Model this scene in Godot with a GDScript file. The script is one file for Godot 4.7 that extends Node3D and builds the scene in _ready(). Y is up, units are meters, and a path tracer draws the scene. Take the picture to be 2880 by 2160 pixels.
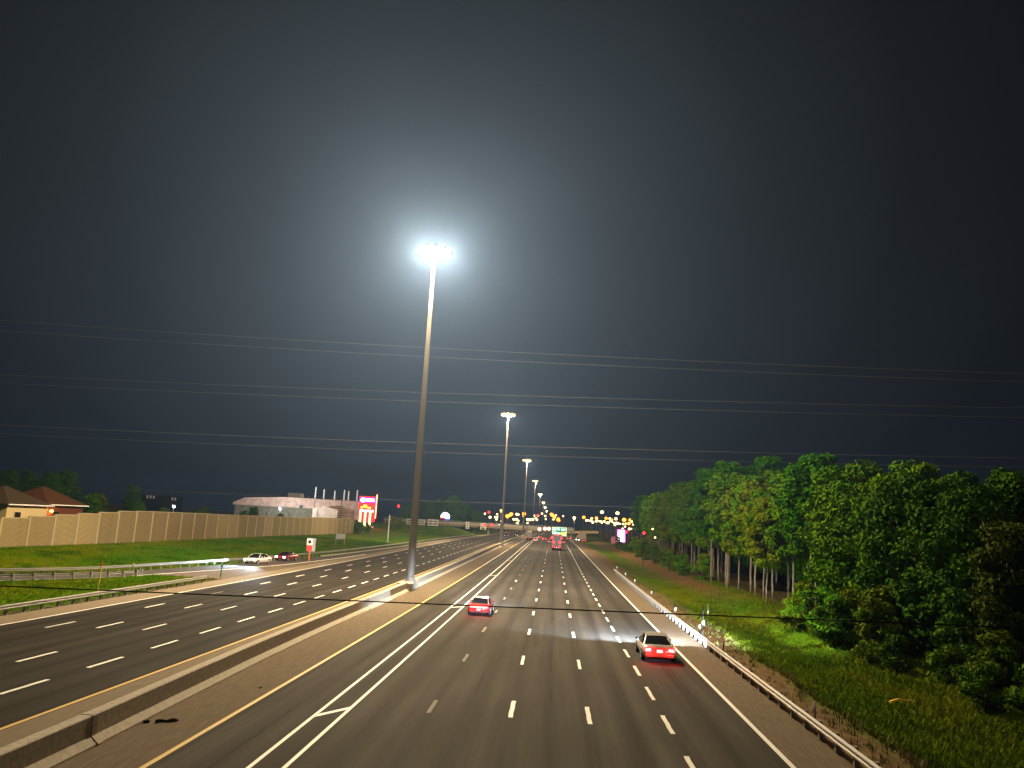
extends Node3D
# Night motorway seen from a bridge. x right, y up, -z along the road away from the camera; "d" below is -z. Metres.

var rng := RandomNumberGenerator.new()
var used := {}
var M := {}

# ---------------------------------------------------------------- naming and committing
func numbered(called: String) -> String:
	if not used.has(called):
		used[called] = 0
		return called
	used[called] += 1
	return "%s_%03d" % [called, used[called]]

func tag(o: Node3D, label: String, category: String, group := "") -> Node3D:
	o.set_meta("label", label)
	o.set_meta("category", category)
	if group != "":
		o.set_meta("group", group)
	return o

func thing(called: String, label: String, category: String, at := Vector3.ZERO, turn := 0.0, group := "") -> Node3D:
	var o := Node3D.new()
	o.name = numbered(called)
	add_child(o)
	o.position = at
	o.rotation.y = turn
	tag(o, label, category, group)
	return o

func put(called: String, mesh: Mesh, m: Material, parent: Node3D, at := Vector3.ZERO, basis := Basis.IDENTITY) -> MeshInstance3D:
	var o := MeshInstance3D.new()
	o.mesh = mesh
	o.material_override = null
	o.set_surface_override_material(0, m)
	if parent == self:
		o.name = numbered(called)
		add_child(o)
	else:
		var k := 0
		var nm := called
		while parent.has_node(NodePath(nm)):
			k += 1
			nm = "%s_%03d" % [called, k]
		o.name = nm
		parent.add_child(o)
	o.transform = Transform3D(basis, at)
	return o

# quicker naming for long runs of pieces
func piece(called: String, k: int, mesh: Mesh, m: Material, parent: Node3D, at := Vector3.ZERO, basis := Basis.IDENTITY) -> MeshInstance3D:
	var o := MeshInstance3D.new()
	o.mesh = mesh
	o.set_surface_override_material(0, m)
	o.name = called if k == 0 else "%s_%03d" % [called, k]
	parent.add_child(o)
	o.transform = Transform3D(basis, at)
	return o

func structure(called: String, mesh: Mesh, m: Material) -> MeshInstance3D:
	var o := put(called, mesh, m, self)
	o.set_meta("kind", "structure")
	return o

func dup(src: Node3D, called: String, label: String, at: Vector3, turn := 0.0, size := 1.0) -> Node3D:
	var c: Node3D = src.duplicate()
	c.name = numbered(called)
	add_child(c)
	c.position = at
	c.rotation = Vector3(0, turn, 0)
	c.scale = Vector3.ONE * size
	c.set_meta("label", label)
	return c

# ---------------------------------------------------------------- shapes
func st() -> SurfaceTool:
	var s := SurfaceTool.new()
	s.begin(Mesh.PRIMITIVE_TRIANGLES)
	s.set_smooth_group(-1)
	return s

func done(s: SurfaceTool) -> ArrayMesh:
	s.generate_normals()
	return s.commit()

func quad(s: SurfaceTool, a: Vector3, b: Vector3, c: Vector3, d: Vector3) -> void:
	for p in [a, b, c, a, c, d]:
		s.add_vertex(p)

func box(s: SurfaceTool, c: Vector3, size: Vector3, b := Basis.IDENTITY) -> void:
	var h := size * 0.5
	for k in 3:
		for sg in [-1.0, 1.0]:
			var n := Vector3.ZERO
			var u := Vector3.ZERO
			var v := Vector3.ZERO
			n[k] = sg
			u[(k + 1) % 3] = 1.0
			v[(k + 2) % 3] = sg
			var o := c + b * (n * h)
			var uu := b * (u * h)
			var vv := b * (v * h)
			quad(s, o - uu - vv, o - uu + vv, o + uu + vv, o + uu - vv)

# box whose edges are chamfered by e
func bev(s: SurfaceTool, c: Vector3, size: Vector3, e: float, b := Basis.IDENTITY) -> void:
	var h := size * 0.5
	var k := h - Vector3.ONE * e
	for ax in 3:
		for sg in [-1.0, 1.0]:
			var n := Vector3.ZERO
			var u := Vector3.ZERO
			var v := Vector3.ZERO
			n[ax] = sg
			u[(ax + 1) % 3] = 1.0
			v[(ax + 2) % 3] = sg
			var o := c + b * (n * h)
			var uu := b * (u * k)
			var vv := b * (v * k)
			quad(s, o - uu - vv, o - uu + vv, o + uu + vv, o + uu - vv)
	for ax in 3:
		var i := (ax + 1) % 3
		var j := (ax + 2) % 3
		for si in [-1.0, 1.0]:
			for sj in [-1.0, 1.0]:
				var p := [Vector3.ZERO, Vector3.ZERO, Vector3.ZERO, Vector3.ZERO]
				for q in 4:
					var w := Vector3.ZERO
					w[ax] = k[ax] * (-1.0 if q == 0 or q == 3 else 1.0)
					w[i] = si * (h[i] if q < 2 else k[i])
					w[j] = sj * (k[j] if q < 2 else h[j])
					p[q] = c + b * w
				if si * sj > 0:
					quad(s, p[0], p[3], p[2], p[1])
				else:
					quad(s, p[0], p[1], p[2], p[3])

func tube(s: SurfaceTool, p0: Vector3, p1: Vector3, r0: float, r1: float, n := 10, caps := true) -> void:
	var a := (p1 - p0).normalized()
	var e1 := a.cross(Vector3.RIGHT if absf(a.x) < 0.8 else Vector3.UP).normalized()
	var e2 := a.cross(e1)
	for i in n:
		var t0 := TAU * i / n
		var t1 := TAU * (i + 1) / n
		var d0 := e1 * cos(t0) + e2 * sin(t0)
		var d1 := e1 * cos(t1) + e2 * sin(t1)
		s.set_smooth_group(1)
		quad(s, p0 + d0 * r0, p1 + d0 * r1, p1 + d1 * r1, p0 + d1 * r0)
		s.set_smooth_group(-1)
		if caps:
			for p in [p1, p1 + d1 * r1, p1 + d0 * r1, p0, p0 + d0 * r0, p0 + d1 * r0]:
				s.add_vertex(p)

# a profile (x to the right of travel, y up) carried along a path of points
func sweep(s: SurfaceTool, path: Array, prof: Array, closed := false, uscale := 0.0) -> void:
	var n := path.size()
	var rows := []
	for k in n:
		var t: Vector3 = path[mini(k + 1, n - 1)] - path[maxi(k - 1, 0)]
		t.y = 0
		var r := t.normalized().cross(Vector3.UP)
		var row := []
		for q in prof:
			row.append(path[k] + r * q.x + Vector3.UP * q.y)
		rows.append(row)
	var m := prof.size()
	for k in n - 1:
		for i in (m if closed else m - 1):
			var j := (i + 1) % m
			quad(s, rows[k][i], rows[k + 1][i], rows[k + 1][j], rows[k][j])
	if closed:
		for e in [0, n - 1]:
			for i in range(1, m - 1):
				var tri := [rows[e][0], rows[e][i], rows[e][i + 1]]
				for q in tri:
					s.add_vertex(q)

# flat strip between two edges given as arrays of points, with road uv
func strip(left: Array, right: Array, x0 := 0.0, wide := 14.0) -> ArrayMesh:
	var s := st()
	for k in left.size() - 1:
		var q := [left[k], left[k + 1], right[k + 1], left[k], right[k + 1], right[k]]
		for p in q:
			s.set_uv(Vector2((p.x - x0) / wide, -p.z / 170.0))
			s.set_uv2(Vector2(p.x / 2.3, p.z / 2.3))
			s.set_normal(Vector3.UP)
			s.add_vertex(p)
	return s.commit()

# ---------------------------------------------------------------- materials
func lin(r: float, g: float, b: float, a := 1.0) -> Color:
	return Color(r, g, b, a).linear_to_srgb()

func mat(c: Color, rough := 0.8, metal := 0.0, spec := -1.0) -> StandardMaterial3D:
	var m := StandardMaterial3D.new()
	m.albedo_color = c
	m.roughness = rough
	m.metallic = metal
	m.metallic_specular = spec if spec >= 0.0 else (0.5 if rough < 0.7 else 0.18)
	return m

func glow(r: float, g: float, b: float, e: float) -> StandardMaterial3D:
	var m := mat(lin(0.04, 0.04, 0.04), 0.5)
	m.emission_enabled = true
	m.emission = Color(r, g, b)
	m.emission_energy_multiplier = e
	return m

func noise_tex(sd: int, freq: float, lo: Color, hi: Color, size := 512, oct := 5, mid := Color(-1, 0, 0)) -> NoiseTexture2D:
	var n := FastNoiseLite.new()
	n.seed = sd
	n.frequency = freq
	n.fractal_octaves = oct
	n.noise_type = FastNoiseLite.TYPE_SIMPLEX_SMOOTH
	var t := NoiseTexture2D.new()
	t.width = size
	t.height = size
	t.seamless = true
	t.noise = n
	var g := Gradient.new()
	g.set_color(0, lo)
	g.set_color(1, hi)
	if mid.r >= 0:
		g.add_point(0.5, mid)
	t.color_ramp = g
	return t

func grained(m: StandardMaterial3D, tex: Texture2D, scale: float) -> StandardMaterial3D:
	m.albedo_texture = tex
	m.uv1_triplanar = true
	m.uv1_world_triplanar = true
	m.uv1_scale = Vector3.ONE * scale
	return m

func g3(v: float) -> Color:
	return lin(v, v, v)

# worn asphalt: two wheel tracks and an oily middle in every lane, long streaks, blotches and a few sealed cracks
func road_picture(x0: float, x1: float, lines: Array, base: Color, sd: int) -> ImageTexture:
	var w := 1024
	var h := 768
	var n := FastNoiseLite.new()
	n.seed = sd
	n.frequency = 1.0
	n.fractal_octaves = 4
	var m := FastNoiseLite.new()
	m.seed = sd + 50
	m.frequency = 1.0
	m.fractal_octaves = 3
	var im := Image.create(w, h, false, Image.FORMAT_RGB8)
	var cross := PackedFloat32Array()
	for i in w:
		var x := lerpf(x0, x1, (i + 0.5) / w)
		var v := 0.0
		for k in lines.size() - 1:
			var c: float = (lines[k] + lines[k + 1]) / 2.0
			var amp := 0.75 + 0.5 * sin(k * 2.3 + sd)
			for t in [-0.85, 0.85]:
				v += 0.24 * amp * exp(-pow((x - c - t) / 0.42, 2.0))
			v -= 0.20 * exp(-pow((x - c) / 0.35, 2.0))
			v -= 0.16 * exp(-pow((x - lines[k]) / 0.25, 2.0))
		cross.append(v + 0.10 * n.get_noise_2d(x * 2.5, 3.0))
	for j in h:
		var d := 170.0 * j / h
		# the picture closes on itself along the road
		var f := smoothstep(140.0, 170.0, d)
		for i in w:
			var x := lerpf(x0, x1, (i + 0.5) / w)
			var s1 := lerpf(n.get_noise_2d(x * 1.3, d * 0.035), n.get_noise_2d(x * 1.3, (d - 170.0) * 0.035), f)
			var s2 := lerpf(m.get_noise_2d(x * 0.25, d * 0.05), m.get_noise_2d(x * 0.25, (d - 170.0) * 0.05), f)
			var s3 := m.get_noise_2d(x * 7.0 + 90.0, d * 0.4) * (1.0 - f)
			var v := 1.0 + cross[i] * (1.3 + 1.0 * s2) + 0.26 * s1 + 0.30 * s2 + 0.10 * s3
			var crack := absf(fposmod(x - x0 + 0.12 * s1 + 0.05 * s3, 3.77) - 1.9)
			if crack < 0.028 and s2 > 0.05:
				v *= 0.55
			im.set_pixel(i, j, lin(base.r * v, base.g * v, base.b * v * (1.0 + 0.08 * s2)))
	return ImageTexture.create_from_image(im)

func make_materials() -> void:
	var fine := noise_tex(3, 0.09, g3(0.55), g3(1.0), 512, 4)
	var blot := noise_tex(5, 0.012, g3(0.5), g3(1.0), 512, 6)
	for e in [["asphalt", road_picture(-13.0, 9.6, [-13.0, -9.3, -5.22, -1.58, 1.98, 5.5, 9.5], Color(0.060, 0.053, 0.0435), 5)], ["asphalt_left", road_picture(-36.75, -20.0, [-36.7, -33.7, -30.85, -27.8, -23.8, -20.1], Color(0.039, 0.0345, 0.0285), 9)]]:
		var a := mat(Color.WHITE, 0.86, 0.0, 0.2)
		a.albedo_texture = e[1]
		a.detail_enabled = true
		a.detail_blend_mode = BaseMaterial3D.BLEND_MODE_MUL
		a.detail_uv_layer = BaseMaterial3D.DETAIL_UV_2
		a.detail_albedo = fine
		M[e[0]] = a
	M.shoulder = grained(mat(lin(0.165, 0.128, 0.088), 0.92), noise_tex(23, 0.03, g3(0.62), g3(1.0), 512, 7), 0.13)
	M.shoulder.uv1_scale = Vector3(0.33, 0.2, 0.035)
	M.shoulder_pale = grained(mat(lin(0.24, 0.195, 0.142), 0.92), noise_tex(24, 0.03, g3(0.66), g3(1.0), 512, 7), 0.17)
	M.shoulder_pale.uv1_scale = Vector3(0.4, 0.2, 0.04)
	M.ramp = grained(mat(lin(0.11, 0.098, 0.085), 0.9), blot, 0.11)
	M.paint = grained(mat(lin(0.95, 0.92, 0.84), 0.6), noise_tex(8, 0.06, g3(0.5), g3(1.0), 256, 4, g3(0.92)), 0.7)
	M.paint_worn = grained(mat(lin(0.34, 0.31, 0.26), 0.8), fine, 0.9)
	M.paint_yellow = grained(mat(lin(0.85, 0.58, 0.16), 0.6), fine, 0.7)
	M.concrete = grained(mat(lin(0.53, 0.475, 0.385), 0.88), noise_tex(15, 0.02, g3(0.62), g3(1.0), 512, 5), 0.31)
	M.concrete_dark = grained(mat(lin(0.30, 0.25, 0.19), 0.9), blot, 0.4)
	M.steel = mat(lin(0.33, 0.32, 0.30), 0.55, 0.5)
	M.pole = grained(mat(lin(0.30, 0.28, 0.25), 0.6, 0.2), fine, 0.6)
	M.post = grained(mat(lin(0.30, 0.28, 0.25), 0.8), fine, 1.3)
	M.post_dark = mat(lin(0.05, 0.048, 0.045), 0.7)
	M.black = mat(lin(0.012, 0.012, 0.012), 0.6)
	M.rubber = mat(lin(0.018, 0.017, 0.016), 0.85)
	M.scrap = grained(mat(lin(0.05, 0.036, 0.026), 0.9), fine, 3.0)
	M.white = mat(lin(0.78, 0.77, 0.74), 0.55)
	M.grey = mat(lin(0.30, 0.30, 0.29), 0.6)
	M.wire = mat(lin(0.20, 0.19, 0.19), 0.6, 0.3)
	M.cable = mat(lin(0.010, 0.010, 0.010), 0.75)
	M.reflect = mat(lin(0.85, 0.85, 0.82), 0.3)
	M.reflect_yellow = mat(lin(0.75, 0.5, 0.06), 0.4)
	M.reflect_red = mat(lin(0.6, 0.05, 0.03), 0.4)
	M.orange = mat(lin(0.75, 0.17, 0.03), 0.5)
	M.green_sign = mat(lin(0.01, 0.22, 0.16), 0.5)
	var rough := noise_tex(33, 0.02, g3(0.5), g3(1.0), 512, 6)
	for k in 3:
		var w := 1.0 - 0.13 * k
		M["panel%d" % k] = grained(mat(lin(0.36 * w, 0.275 * w, 0.14 * w), 0.95), rough, 1.0)
		M["panel%d" % k].uv1_scale = Vector3(0.05, 1.1, 0.05 + 0.01 * k)
	M.wall_post = grained(mat(lin(0.50, 0.42, 0.27), 0.9), fine, 0.5)
	M.cream = grained(mat(lin(0.72, 0.56, 0.30), 0.85), fine, 0.4)
	M.brick = grained(mat(lin(0.15, 0.048, 0.02), 0.9), fine, 0.9)
	M.roof_brown = grained(mat(lin(0.075, 0.05, 0.028), 0.95), blot, 0.5)
	M.roof_red = grained(mat(lin(0.095, 0.038, 0.014), 0.95), blot, 0.5)
	M.pink = grained(mat(lin(0.62, 0.40, 0.31), 0.85), blot, 0.06)
	M.olive_wall = grained(mat(lin(0.20, 0.17, 0.11), 0.9), blot, 0.08)
	M.bark = grained(mat(lin(0.22, 0.18, 0.12), 0.95), noise_tex(6, 0.05, g3(0.4), g3(1.0), 256, 4), 0.5)
	M.leaf = mat(Color.WHITE, 0.75, 0.0, 0.2)
	M.leaf.vertex_color_use_as_albedo = true
	M.leaf.backlight_enabled = true
	M.leaf.backlight = lin(0.25, 0.25, 0.25)
	M.needle = M.leaf
	M.blade = mat(Color.WHITE, 0.9, 0.0, 0.1)
	M.blade.vertex_color_use_as_albedo = true
	M.land = grained(mat(Color.WHITE, 0.97, 0.0, 0.1), noise_tex(41, 0.02, g3(0.45), g3(1.0), 512, 7), 0.09)
	M.land.vertex_color_use_as_albedo = true
	M.glass = mat(lin(0.012, 0.013, 0.015), 0.08)
	M.lamp_lit = glow(1.0, 0.68, 0.24, 6.0)
	M.lamp_far = glow(1.0, 0.70, 0.30, 4.5)
	M.dot_white = glow(1.0, 0.80, 0.50, 5.0)
	M.dot_orange = glow(1.0, 0.50, 0.12, 6.0)
	M.dot_red = glow(1.0, 0.06, 0.08, 14.0)
	M.tail = glow(1.0, 0.10, 0.14, 7.0)
	M.tail_bar = glow(1.0, 0.17, 0.09, 6.0)
	M.tail_core = glow(0.95, 0.86, 0.80, 1.6)
	M.head = glow(0.92, 0.96, 1.0, 45.0)
	M.head_warm = glow(1.0, 0.86, 0.66, 16.0)
	M.plate = glow(1.0, 0.93, 0.85, 1.1)
	M.car_red = mat(lin(0.24, 0.012, 0.016), 0.25, 0.2)
	M.car_silver = mat(lin(0.55, 0.50, 0.44), 0.28, 0.5)
	M.car_dark = mat(lin(0.03, 0.03, 0.035), 0.3, 0.2)
	M.car_white = mat(lin(0.7, 0.7, 0.7), 0.35)
	for c in ["car_red", "car_silver", "car_dark", "car_white"]:
		M[c].clearcoat_enabled = true
		M[c].clearcoat = 0.7
	M.rim = mat(lin(0.5, 0.5, 0.5), 0.35, 0.8)
	M.sign_violet = glow(0.40, 0.10, 1.0, 1.6)
	M.sign_red = glow(1.0, 0.02, 0.05, 3.0)
	M.sign_white = glow(1.0, 0.95, 1.0, 5.0)
	M.sign_amber = glow(1.0, 0.62, 0.16, 4.0)
	M.sign_cyan = glow(0.72, 0.95, 1.0, 3.0)
	M.sign_column = glow(1.0, 0.80, 0.50, 3.5)
	M.sign_magenta = glow(1.0, 0.15, 0.85, 3.0)
	M.sign_green = glow(0.03, 0.62, 0.42, 0.8)
	M.sign_pale = glow(0.85, 1.0, 0.86, 2.0)
	M.sign_blue = glow(0.08, 0.12, 0.9, 1.6)

# ---------------------------------------------------------------- lie of the land
func prof(d: float) -> float:
	var t := clampf((d - 50.0) / 290.0, 0.0, 1.0)
	return 1.4 * t * t * (3.0 - 2.0 * t)

func table(tab: Array, d: float) -> float:
	if d <= tab[0][0]:
		return tab[0][1]
	for k in tab.size() - 1:
		if d <= tab[k + 1][0]:
			return lerpf(tab[k][1], tab[k + 1][1], (d - tab[k][0]) / (tab[k + 1][0] - tab[k][0]))
	return tab[-1][1]

const RAMP_R := [[55.0, -77.0], [66.0, -66.0], [73.0, -60.0], [78.6, -55.8], [83.2, -52.8], [88.0, -50.2], [94.0, -48.7], [101.0, -47.0], [108.0, -45.3], [115.0, -43.6], [124.0, -42.2], [136.0, -41.0], [150.0, -40.1], [172.0, -39.4]]
const RAMP_L := [[58.0, -84.0], [69.5, -72.0], [76.5, -65.0], [82.0, -60.3], [86.5, -57.0], [91.0, -54.6], [97.0, -53.2], [104.0, -52.0], [111.0, -50.6], [119.0, -49.3], [130.0, -47.6], [145.0, -45.8], [165.0, -44.2], [190.0, -43.0], [225.0, -41.9], [275.0, -41.0], [340.0, -40.4], [480.0, -40.2]]

func ter(x: float, d: float) -> float:
	var p := prof(d)
	var y := p - 0.07
	if x < -39.0:
		var xl := table(RAMP_L, d) - 1.2
		var top := 1.75 + 0.25 * smoothstep(120.0, 220.0, d) + 3.0 * smoothstep(285.0, 350.0, d) - 3.0 * smoothstep(440.0, 500.0, d)
		var x1 := minf(-72.0, xl - 2.0) + 14.0 * smoothstep(285.0, 340.0, d)
		var t := clampf((xl - x) / (xl - x1), 0.0, 1.0)
		var e := t * t * (3.0 - 2.0 * t)
		e = lerpf(t, e, 0.5)
		y = lerpf(p - 0.07, maxf(top, p - 0.07), e)
		if x > xl:
			y = p - 0.07
	elif x > 11.8:
		var s := smoothstep(12.0, 21.0, x)
		y = p - 0.07 - 1.0 * s + 0.7 * smoothstep(21.0, 31.0, x) + 1.6 * smoothstep(33.0, 75.0, x)
		y += 0.10 * sin(d * 0.21 + x) * sin(x * 0.5 + d * 0.07) * smoothstep(13.0, 20.0, x)
	return y

func land_color(x: float, d: float, n: FastNoiseLite) -> Color:
	var v := n.get_noise_2d(x * 2.0, d)
	var w := n.get_noise_2d(x * 6.0 + 300.0, d * 5.0)
	var green := Color(0.066, 0.16, 0.0018).lerp(Color(0.13, 0.165, 0.0035), clampf(0.5 + v * 1.6, 0, 1))
	green = green.lerp(Color(0.03, 0.095, 0.001), clampf(w * 1.6, 0, 1))
	if x > 11.0:
		var brown := Color(0.20, 0.135, 0.07)
		var dry := Color(0.20, 0.11, 0.05)
		var edge := 15.2 + v * 1.6 + w * 0.8
		var c := brown.lerp(green.lerp(Color(0.12, 0.12, 0.008), 0.25), smoothstep(edge - 1.0, edge + 1.2, x))
		var strip_ := exp(-pow((x - 25.5 - 2.5 * v) / 2.8, 2.0)) * smoothstep(105.0, 150.0, d)
		c = c.lerp(dry, clampf(strip_ * 1.2, 0.0, 0.9))
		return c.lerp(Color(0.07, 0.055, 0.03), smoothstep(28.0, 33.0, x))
	if x > -40.5 or d > 600.0:
		return Color(0.12, 0.10, 0.06)
	return green

func along(x: float, lift: float, ds: Array) -> Array:
	var a := []
	for d in ds:
		a.append(Vector3(x, prof(d) + lift, -d))
	return a

# ---------------------------------------------------------------- road
func build_ground() -> void:
	var xs := [-2600.0, -1500.0, -900.0, -500.0, -300.0, -200.0, -150.0, -120.0, -100.0, -90.0, -82.0]
	var x := -76.0
	while x < -39.0:
		xs.append(x)
		x += 1.5
	xs.append_array([-38.8, -30.0, -20.0, -8.0, 4.0, 11.4])
	x = 11.9
	while x < 36.0:
		xs.append(x)
		x += 0.8
	xs.append_array([38.0, 41.0, 45.0, 50.0, 58.0, 70.0, 90.0, 130.0, 200.0, 320.0, 500.0, 900.0, 1500.0, 2600.0])
	var ds := [-120.0, -60.0, -20.0, 0.0]
	var d := 8.0
	while d < 130.0:
		ds.append(d)
		d += 1.6
	while d < 480.0:
		ds.append(d)
		d += 5.0
	ds.append_array([500.0, 540.0, 600.0, 700.0, 850.0, 1050.0, 1400.0, 1900.0, 2700.0])
	var n := FastNoiseLite.new()
	n.seed = 7
	n.frequency = 0.03
	n.fractal_octaves = 4
	var v := PackedVector3Array()
	var col := PackedColorArray()
	var idx := PackedInt32Array()
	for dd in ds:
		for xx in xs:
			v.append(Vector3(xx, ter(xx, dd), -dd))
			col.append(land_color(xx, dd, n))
	var w := xs.size()
	for j in ds.size() - 1:
		for i in w - 1:
			var a := j * w + i
			idx.append_array([a, a + w, a + w + 1, a, a + w + 1, a + 1])
	var arr := []
	arr.resize(Mesh.ARRAY_MAX)
	arr[Mesh.ARRAY_VERTEX] = v
	arr[Mesh.ARRAY_COLOR] = col
	arr[Mesh.ARRAY_INDEX] = idx
	var am := ArrayMesh.new()
	am.add_surface_from_arrays(Mesh.PRIMITIVE_TRIANGLES, arr)
	var s := SurfaceTool.new()
	s.create_from(am, 0)
	s.generate_normals()
	structure("ground", s.commit(), M.land)

func build_roads() -> void:
	var ds := [-30.0]
	while ds[-1] < 420.0:
		ds.append(ds[-1] + 6.0)
	while ds[-1] < 1500.0:
		ds.append(ds[-1] + 60.0)
	structure("shoulder_left", strip(along(-39.5, 0.0, ds), along(-36.75, 0.0, ds)), M.shoulder_pale)
	var left := structure("road_left", strip(along(-36.75, 0.0, ds), along(-20.0, 0.0, ds), -36.75, 16.75), M.asphalt_left)
	structure("median_shoulder_left", strip(along(-20.0, 0.0, ds), along(-17.0, 0.0, ds)), M.shoulder_pale)
	structure("median_shoulder_right", strip(along(-17.0, 0.0, ds), along(-13.0, 0.0, ds)), M.shoulder)
	var right := structure("road_right", strip(along(-13.0, 0.0, ds), along(9.6, 0.0, ds), -13.0, 22.6), M.asphalt)
	structure("shoulder_right", strip(along(9.6, 0.0, ds), along(11.9, 0.0, ds)), M.shoulder)
	# slip road and the paved gore beside it
	var rd := []
	var d := 58.0
	while d < 300.0:
		rd.append(d)
		d += 3.0
	var el := []
	var er := []
	for k in rd:
		el.append(Vector3(table(RAMP_L, k) + 0.5, prof(k) - 0.03, -k))
		er.append(Vector3(minf(table(RAMP_R, k), -39.5), prof(k) - 0.03, -k))
	var ramp := structure("slip_road", strip(el, er), M.ramp)
	var gl := []
	var gr := []
	for k in rd:
		if k > 93.0 and k < 176.0:
			gl.append(Vector3(minf(table(RAMP_R, k), -39.5), prof(k) - 0.025, -k))
			gr.append(Vector3(-39.5, prof(k) - 0.025, -k))
	structure("gore", strip(gl, gr), M.shoulder)
	var edge := []
	for k in rd:
		if k < 168.0:
			edge.append(Vector3(table(RAMP_R, k) - 0.15, prof(k) - 0.018, -k))
	var es := st()
	sweep(es, edge, [Vector2(-0.2, 0), Vector2(0.2, 0)])  # edge line widened so the paint also carries the headlight streak
	put("edge_line", done(es), M.paint, ramp)
	# painted lines
	var lift := 0.006
	for e in [[-36.72, 0.22, M.paint, left], [-20.15, 0.20, M.paint_yellow, left], [-13.1, 0.20, M.paint_yellow, right], [-9.85, 0.16, M.paint, right], [-8.72, 0.16, M.paint, right], [9.45, 0.22, M.paint, right]]:
		var s := st()
		sweep(s, along(e[0], lift, ds), [Vector2(-e[1] / 2, 0), Vector2(e[1] / 2, 0)])
		put("edge_line", done(s), e[2], e[3])
	# dashes: x, first, pitch, parent, share worn
	var variants := []
	for k in 3:
		var s := st()
		var hw := 0.10 + 0.01 * k
		var n := 6
		for i in n:
			var z0 := -3.3 * i / n
			var z1 := -3.3 * (i + 1) / n
			var j0 := 0.012 * sin(i * 2.1 + k)
			var j1 := 0.012 * sin((i + 1) * 2.1 + k)
			quad(s, Vector3(-hw + j0, 0, z0), Vector3(-hw + j1, 0, z1), Vector3(hw + j1, 0, z1), Vector3(hw + j0, 0, z0))
		variants.append(done(s))
	var c := {left: 0, right: 0}
	for e in [[-5.22, 36.2, 13.3, right, 0.75], [-1.58, 36.4, 13.3, right, 0.2], [1.98, 36.2, 13.3, right, 0.0], [5.5, 35.5, 6.55, right, 0.0], [-23.8, 34.2, 6.45, left, 0.0], [-27.8, 40.9, 12.6, left, 0.05], [-30.85, 53.1, 12.8, left, 0.2], [-33.7, 51.9, 12.8, left, 0.05]]:
		var q: float = e[1]
		while q > 14.0:
			q -= e[2]
		while q < 400.0:
			var y := prof(q + 1.6)
			var up := prof(q + 3.3) - prof(q)
			var worn: bool = rng.randf() < e[4]
			var bs := Basis(Vector3.RIGHT, atan2(up, 3.3)) * Basis.from_scale(Vector3(0.95, 1, 1.0 if not worn else rng.randf_range(0.75, 1.05)))
			piece("lane_dash", c[e[3]], variants[rng.randi() % 3], M.paint_worn if worn else M.paint, e[3], Vector3(e[0] + rng.randf_range(-0.02, 0.02), prof(q) + 0.007, -q), bs)
			c[e[3]] += 1
			q += e[2]
	var bar := 0
	for b in [34.7, 78.6, 125.3, 173.3, 222.0, 271.0]:
		var s := st()
		var y := prof(b) + 0.009
		quad(s, Vector3(-9.75, y, -b + 0.55), Vector3(-9.75, y, -b), Vector3(-8.8, y, -b - 1.6), Vector3(-8.8, y, -b - 1.05))
		piece("buffer_bar", bar, done(s), M.paint, right)
		bar += 1

const FOOT := [[-40.0, -15.4], [20.0, -15.6], [28.0, -15.75], [35.0, -16.02], [45.0, -16.34], [56.0, -16.5], [900.0, -16.5]]

func build_barrier() -> void:
	var t := thing("median_barrier", "long concrete median barrier with pale top between the two carriageways", "barrier")
	# profile measured from the right foot; the face is nearly upright above a low flare
	var prf := [Vector2(-1.12, -0.05), Vector2(-1.11, 0.06), Vector2(-0.88, 0.28), Vector2(-0.82, 0.96), Vector2(-0.78, 1.0), Vector2(-0.36, 1.0), Vector2(-0.325, 0.965), Vector2(-0.285, 0.30), Vector2(-0.02, 0.07), Vector2(0.0, -0.05)]
	var d := -16.0
	var k := 0
	while d < 620.0:
		var len := 44.4 if d < 380 else 120.0
		var p := []
		var n := 12
		for i in n + 1:
			var q := d + (len - 0.03) * i / n
			p.append(Vector3(table(FOOT, q), prof(q), -q))
		var s := st()
		sweep(s, p, prf, true)
		piece("barrier_segment", k, done(s), M.concrete, t)
		if k > 0:
			var js := st()
			var jp := [Vector3(table(FOOT, d), prof(d), -d + 0.15), Vector3(table(FOOT, d), prof(d), -d - 0.15)]
			var jprf := []
			for v in prf:
				jprf.append(Vector2((v.x + 0.56) * 1.06 - 0.545, v.y * 1.012 + 0.006))
			sweep(js, jp, jprf, true)
			piece("joint_cover", k - 1, done(js), M.concrete, t)
		d += len
		k += 1

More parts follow.
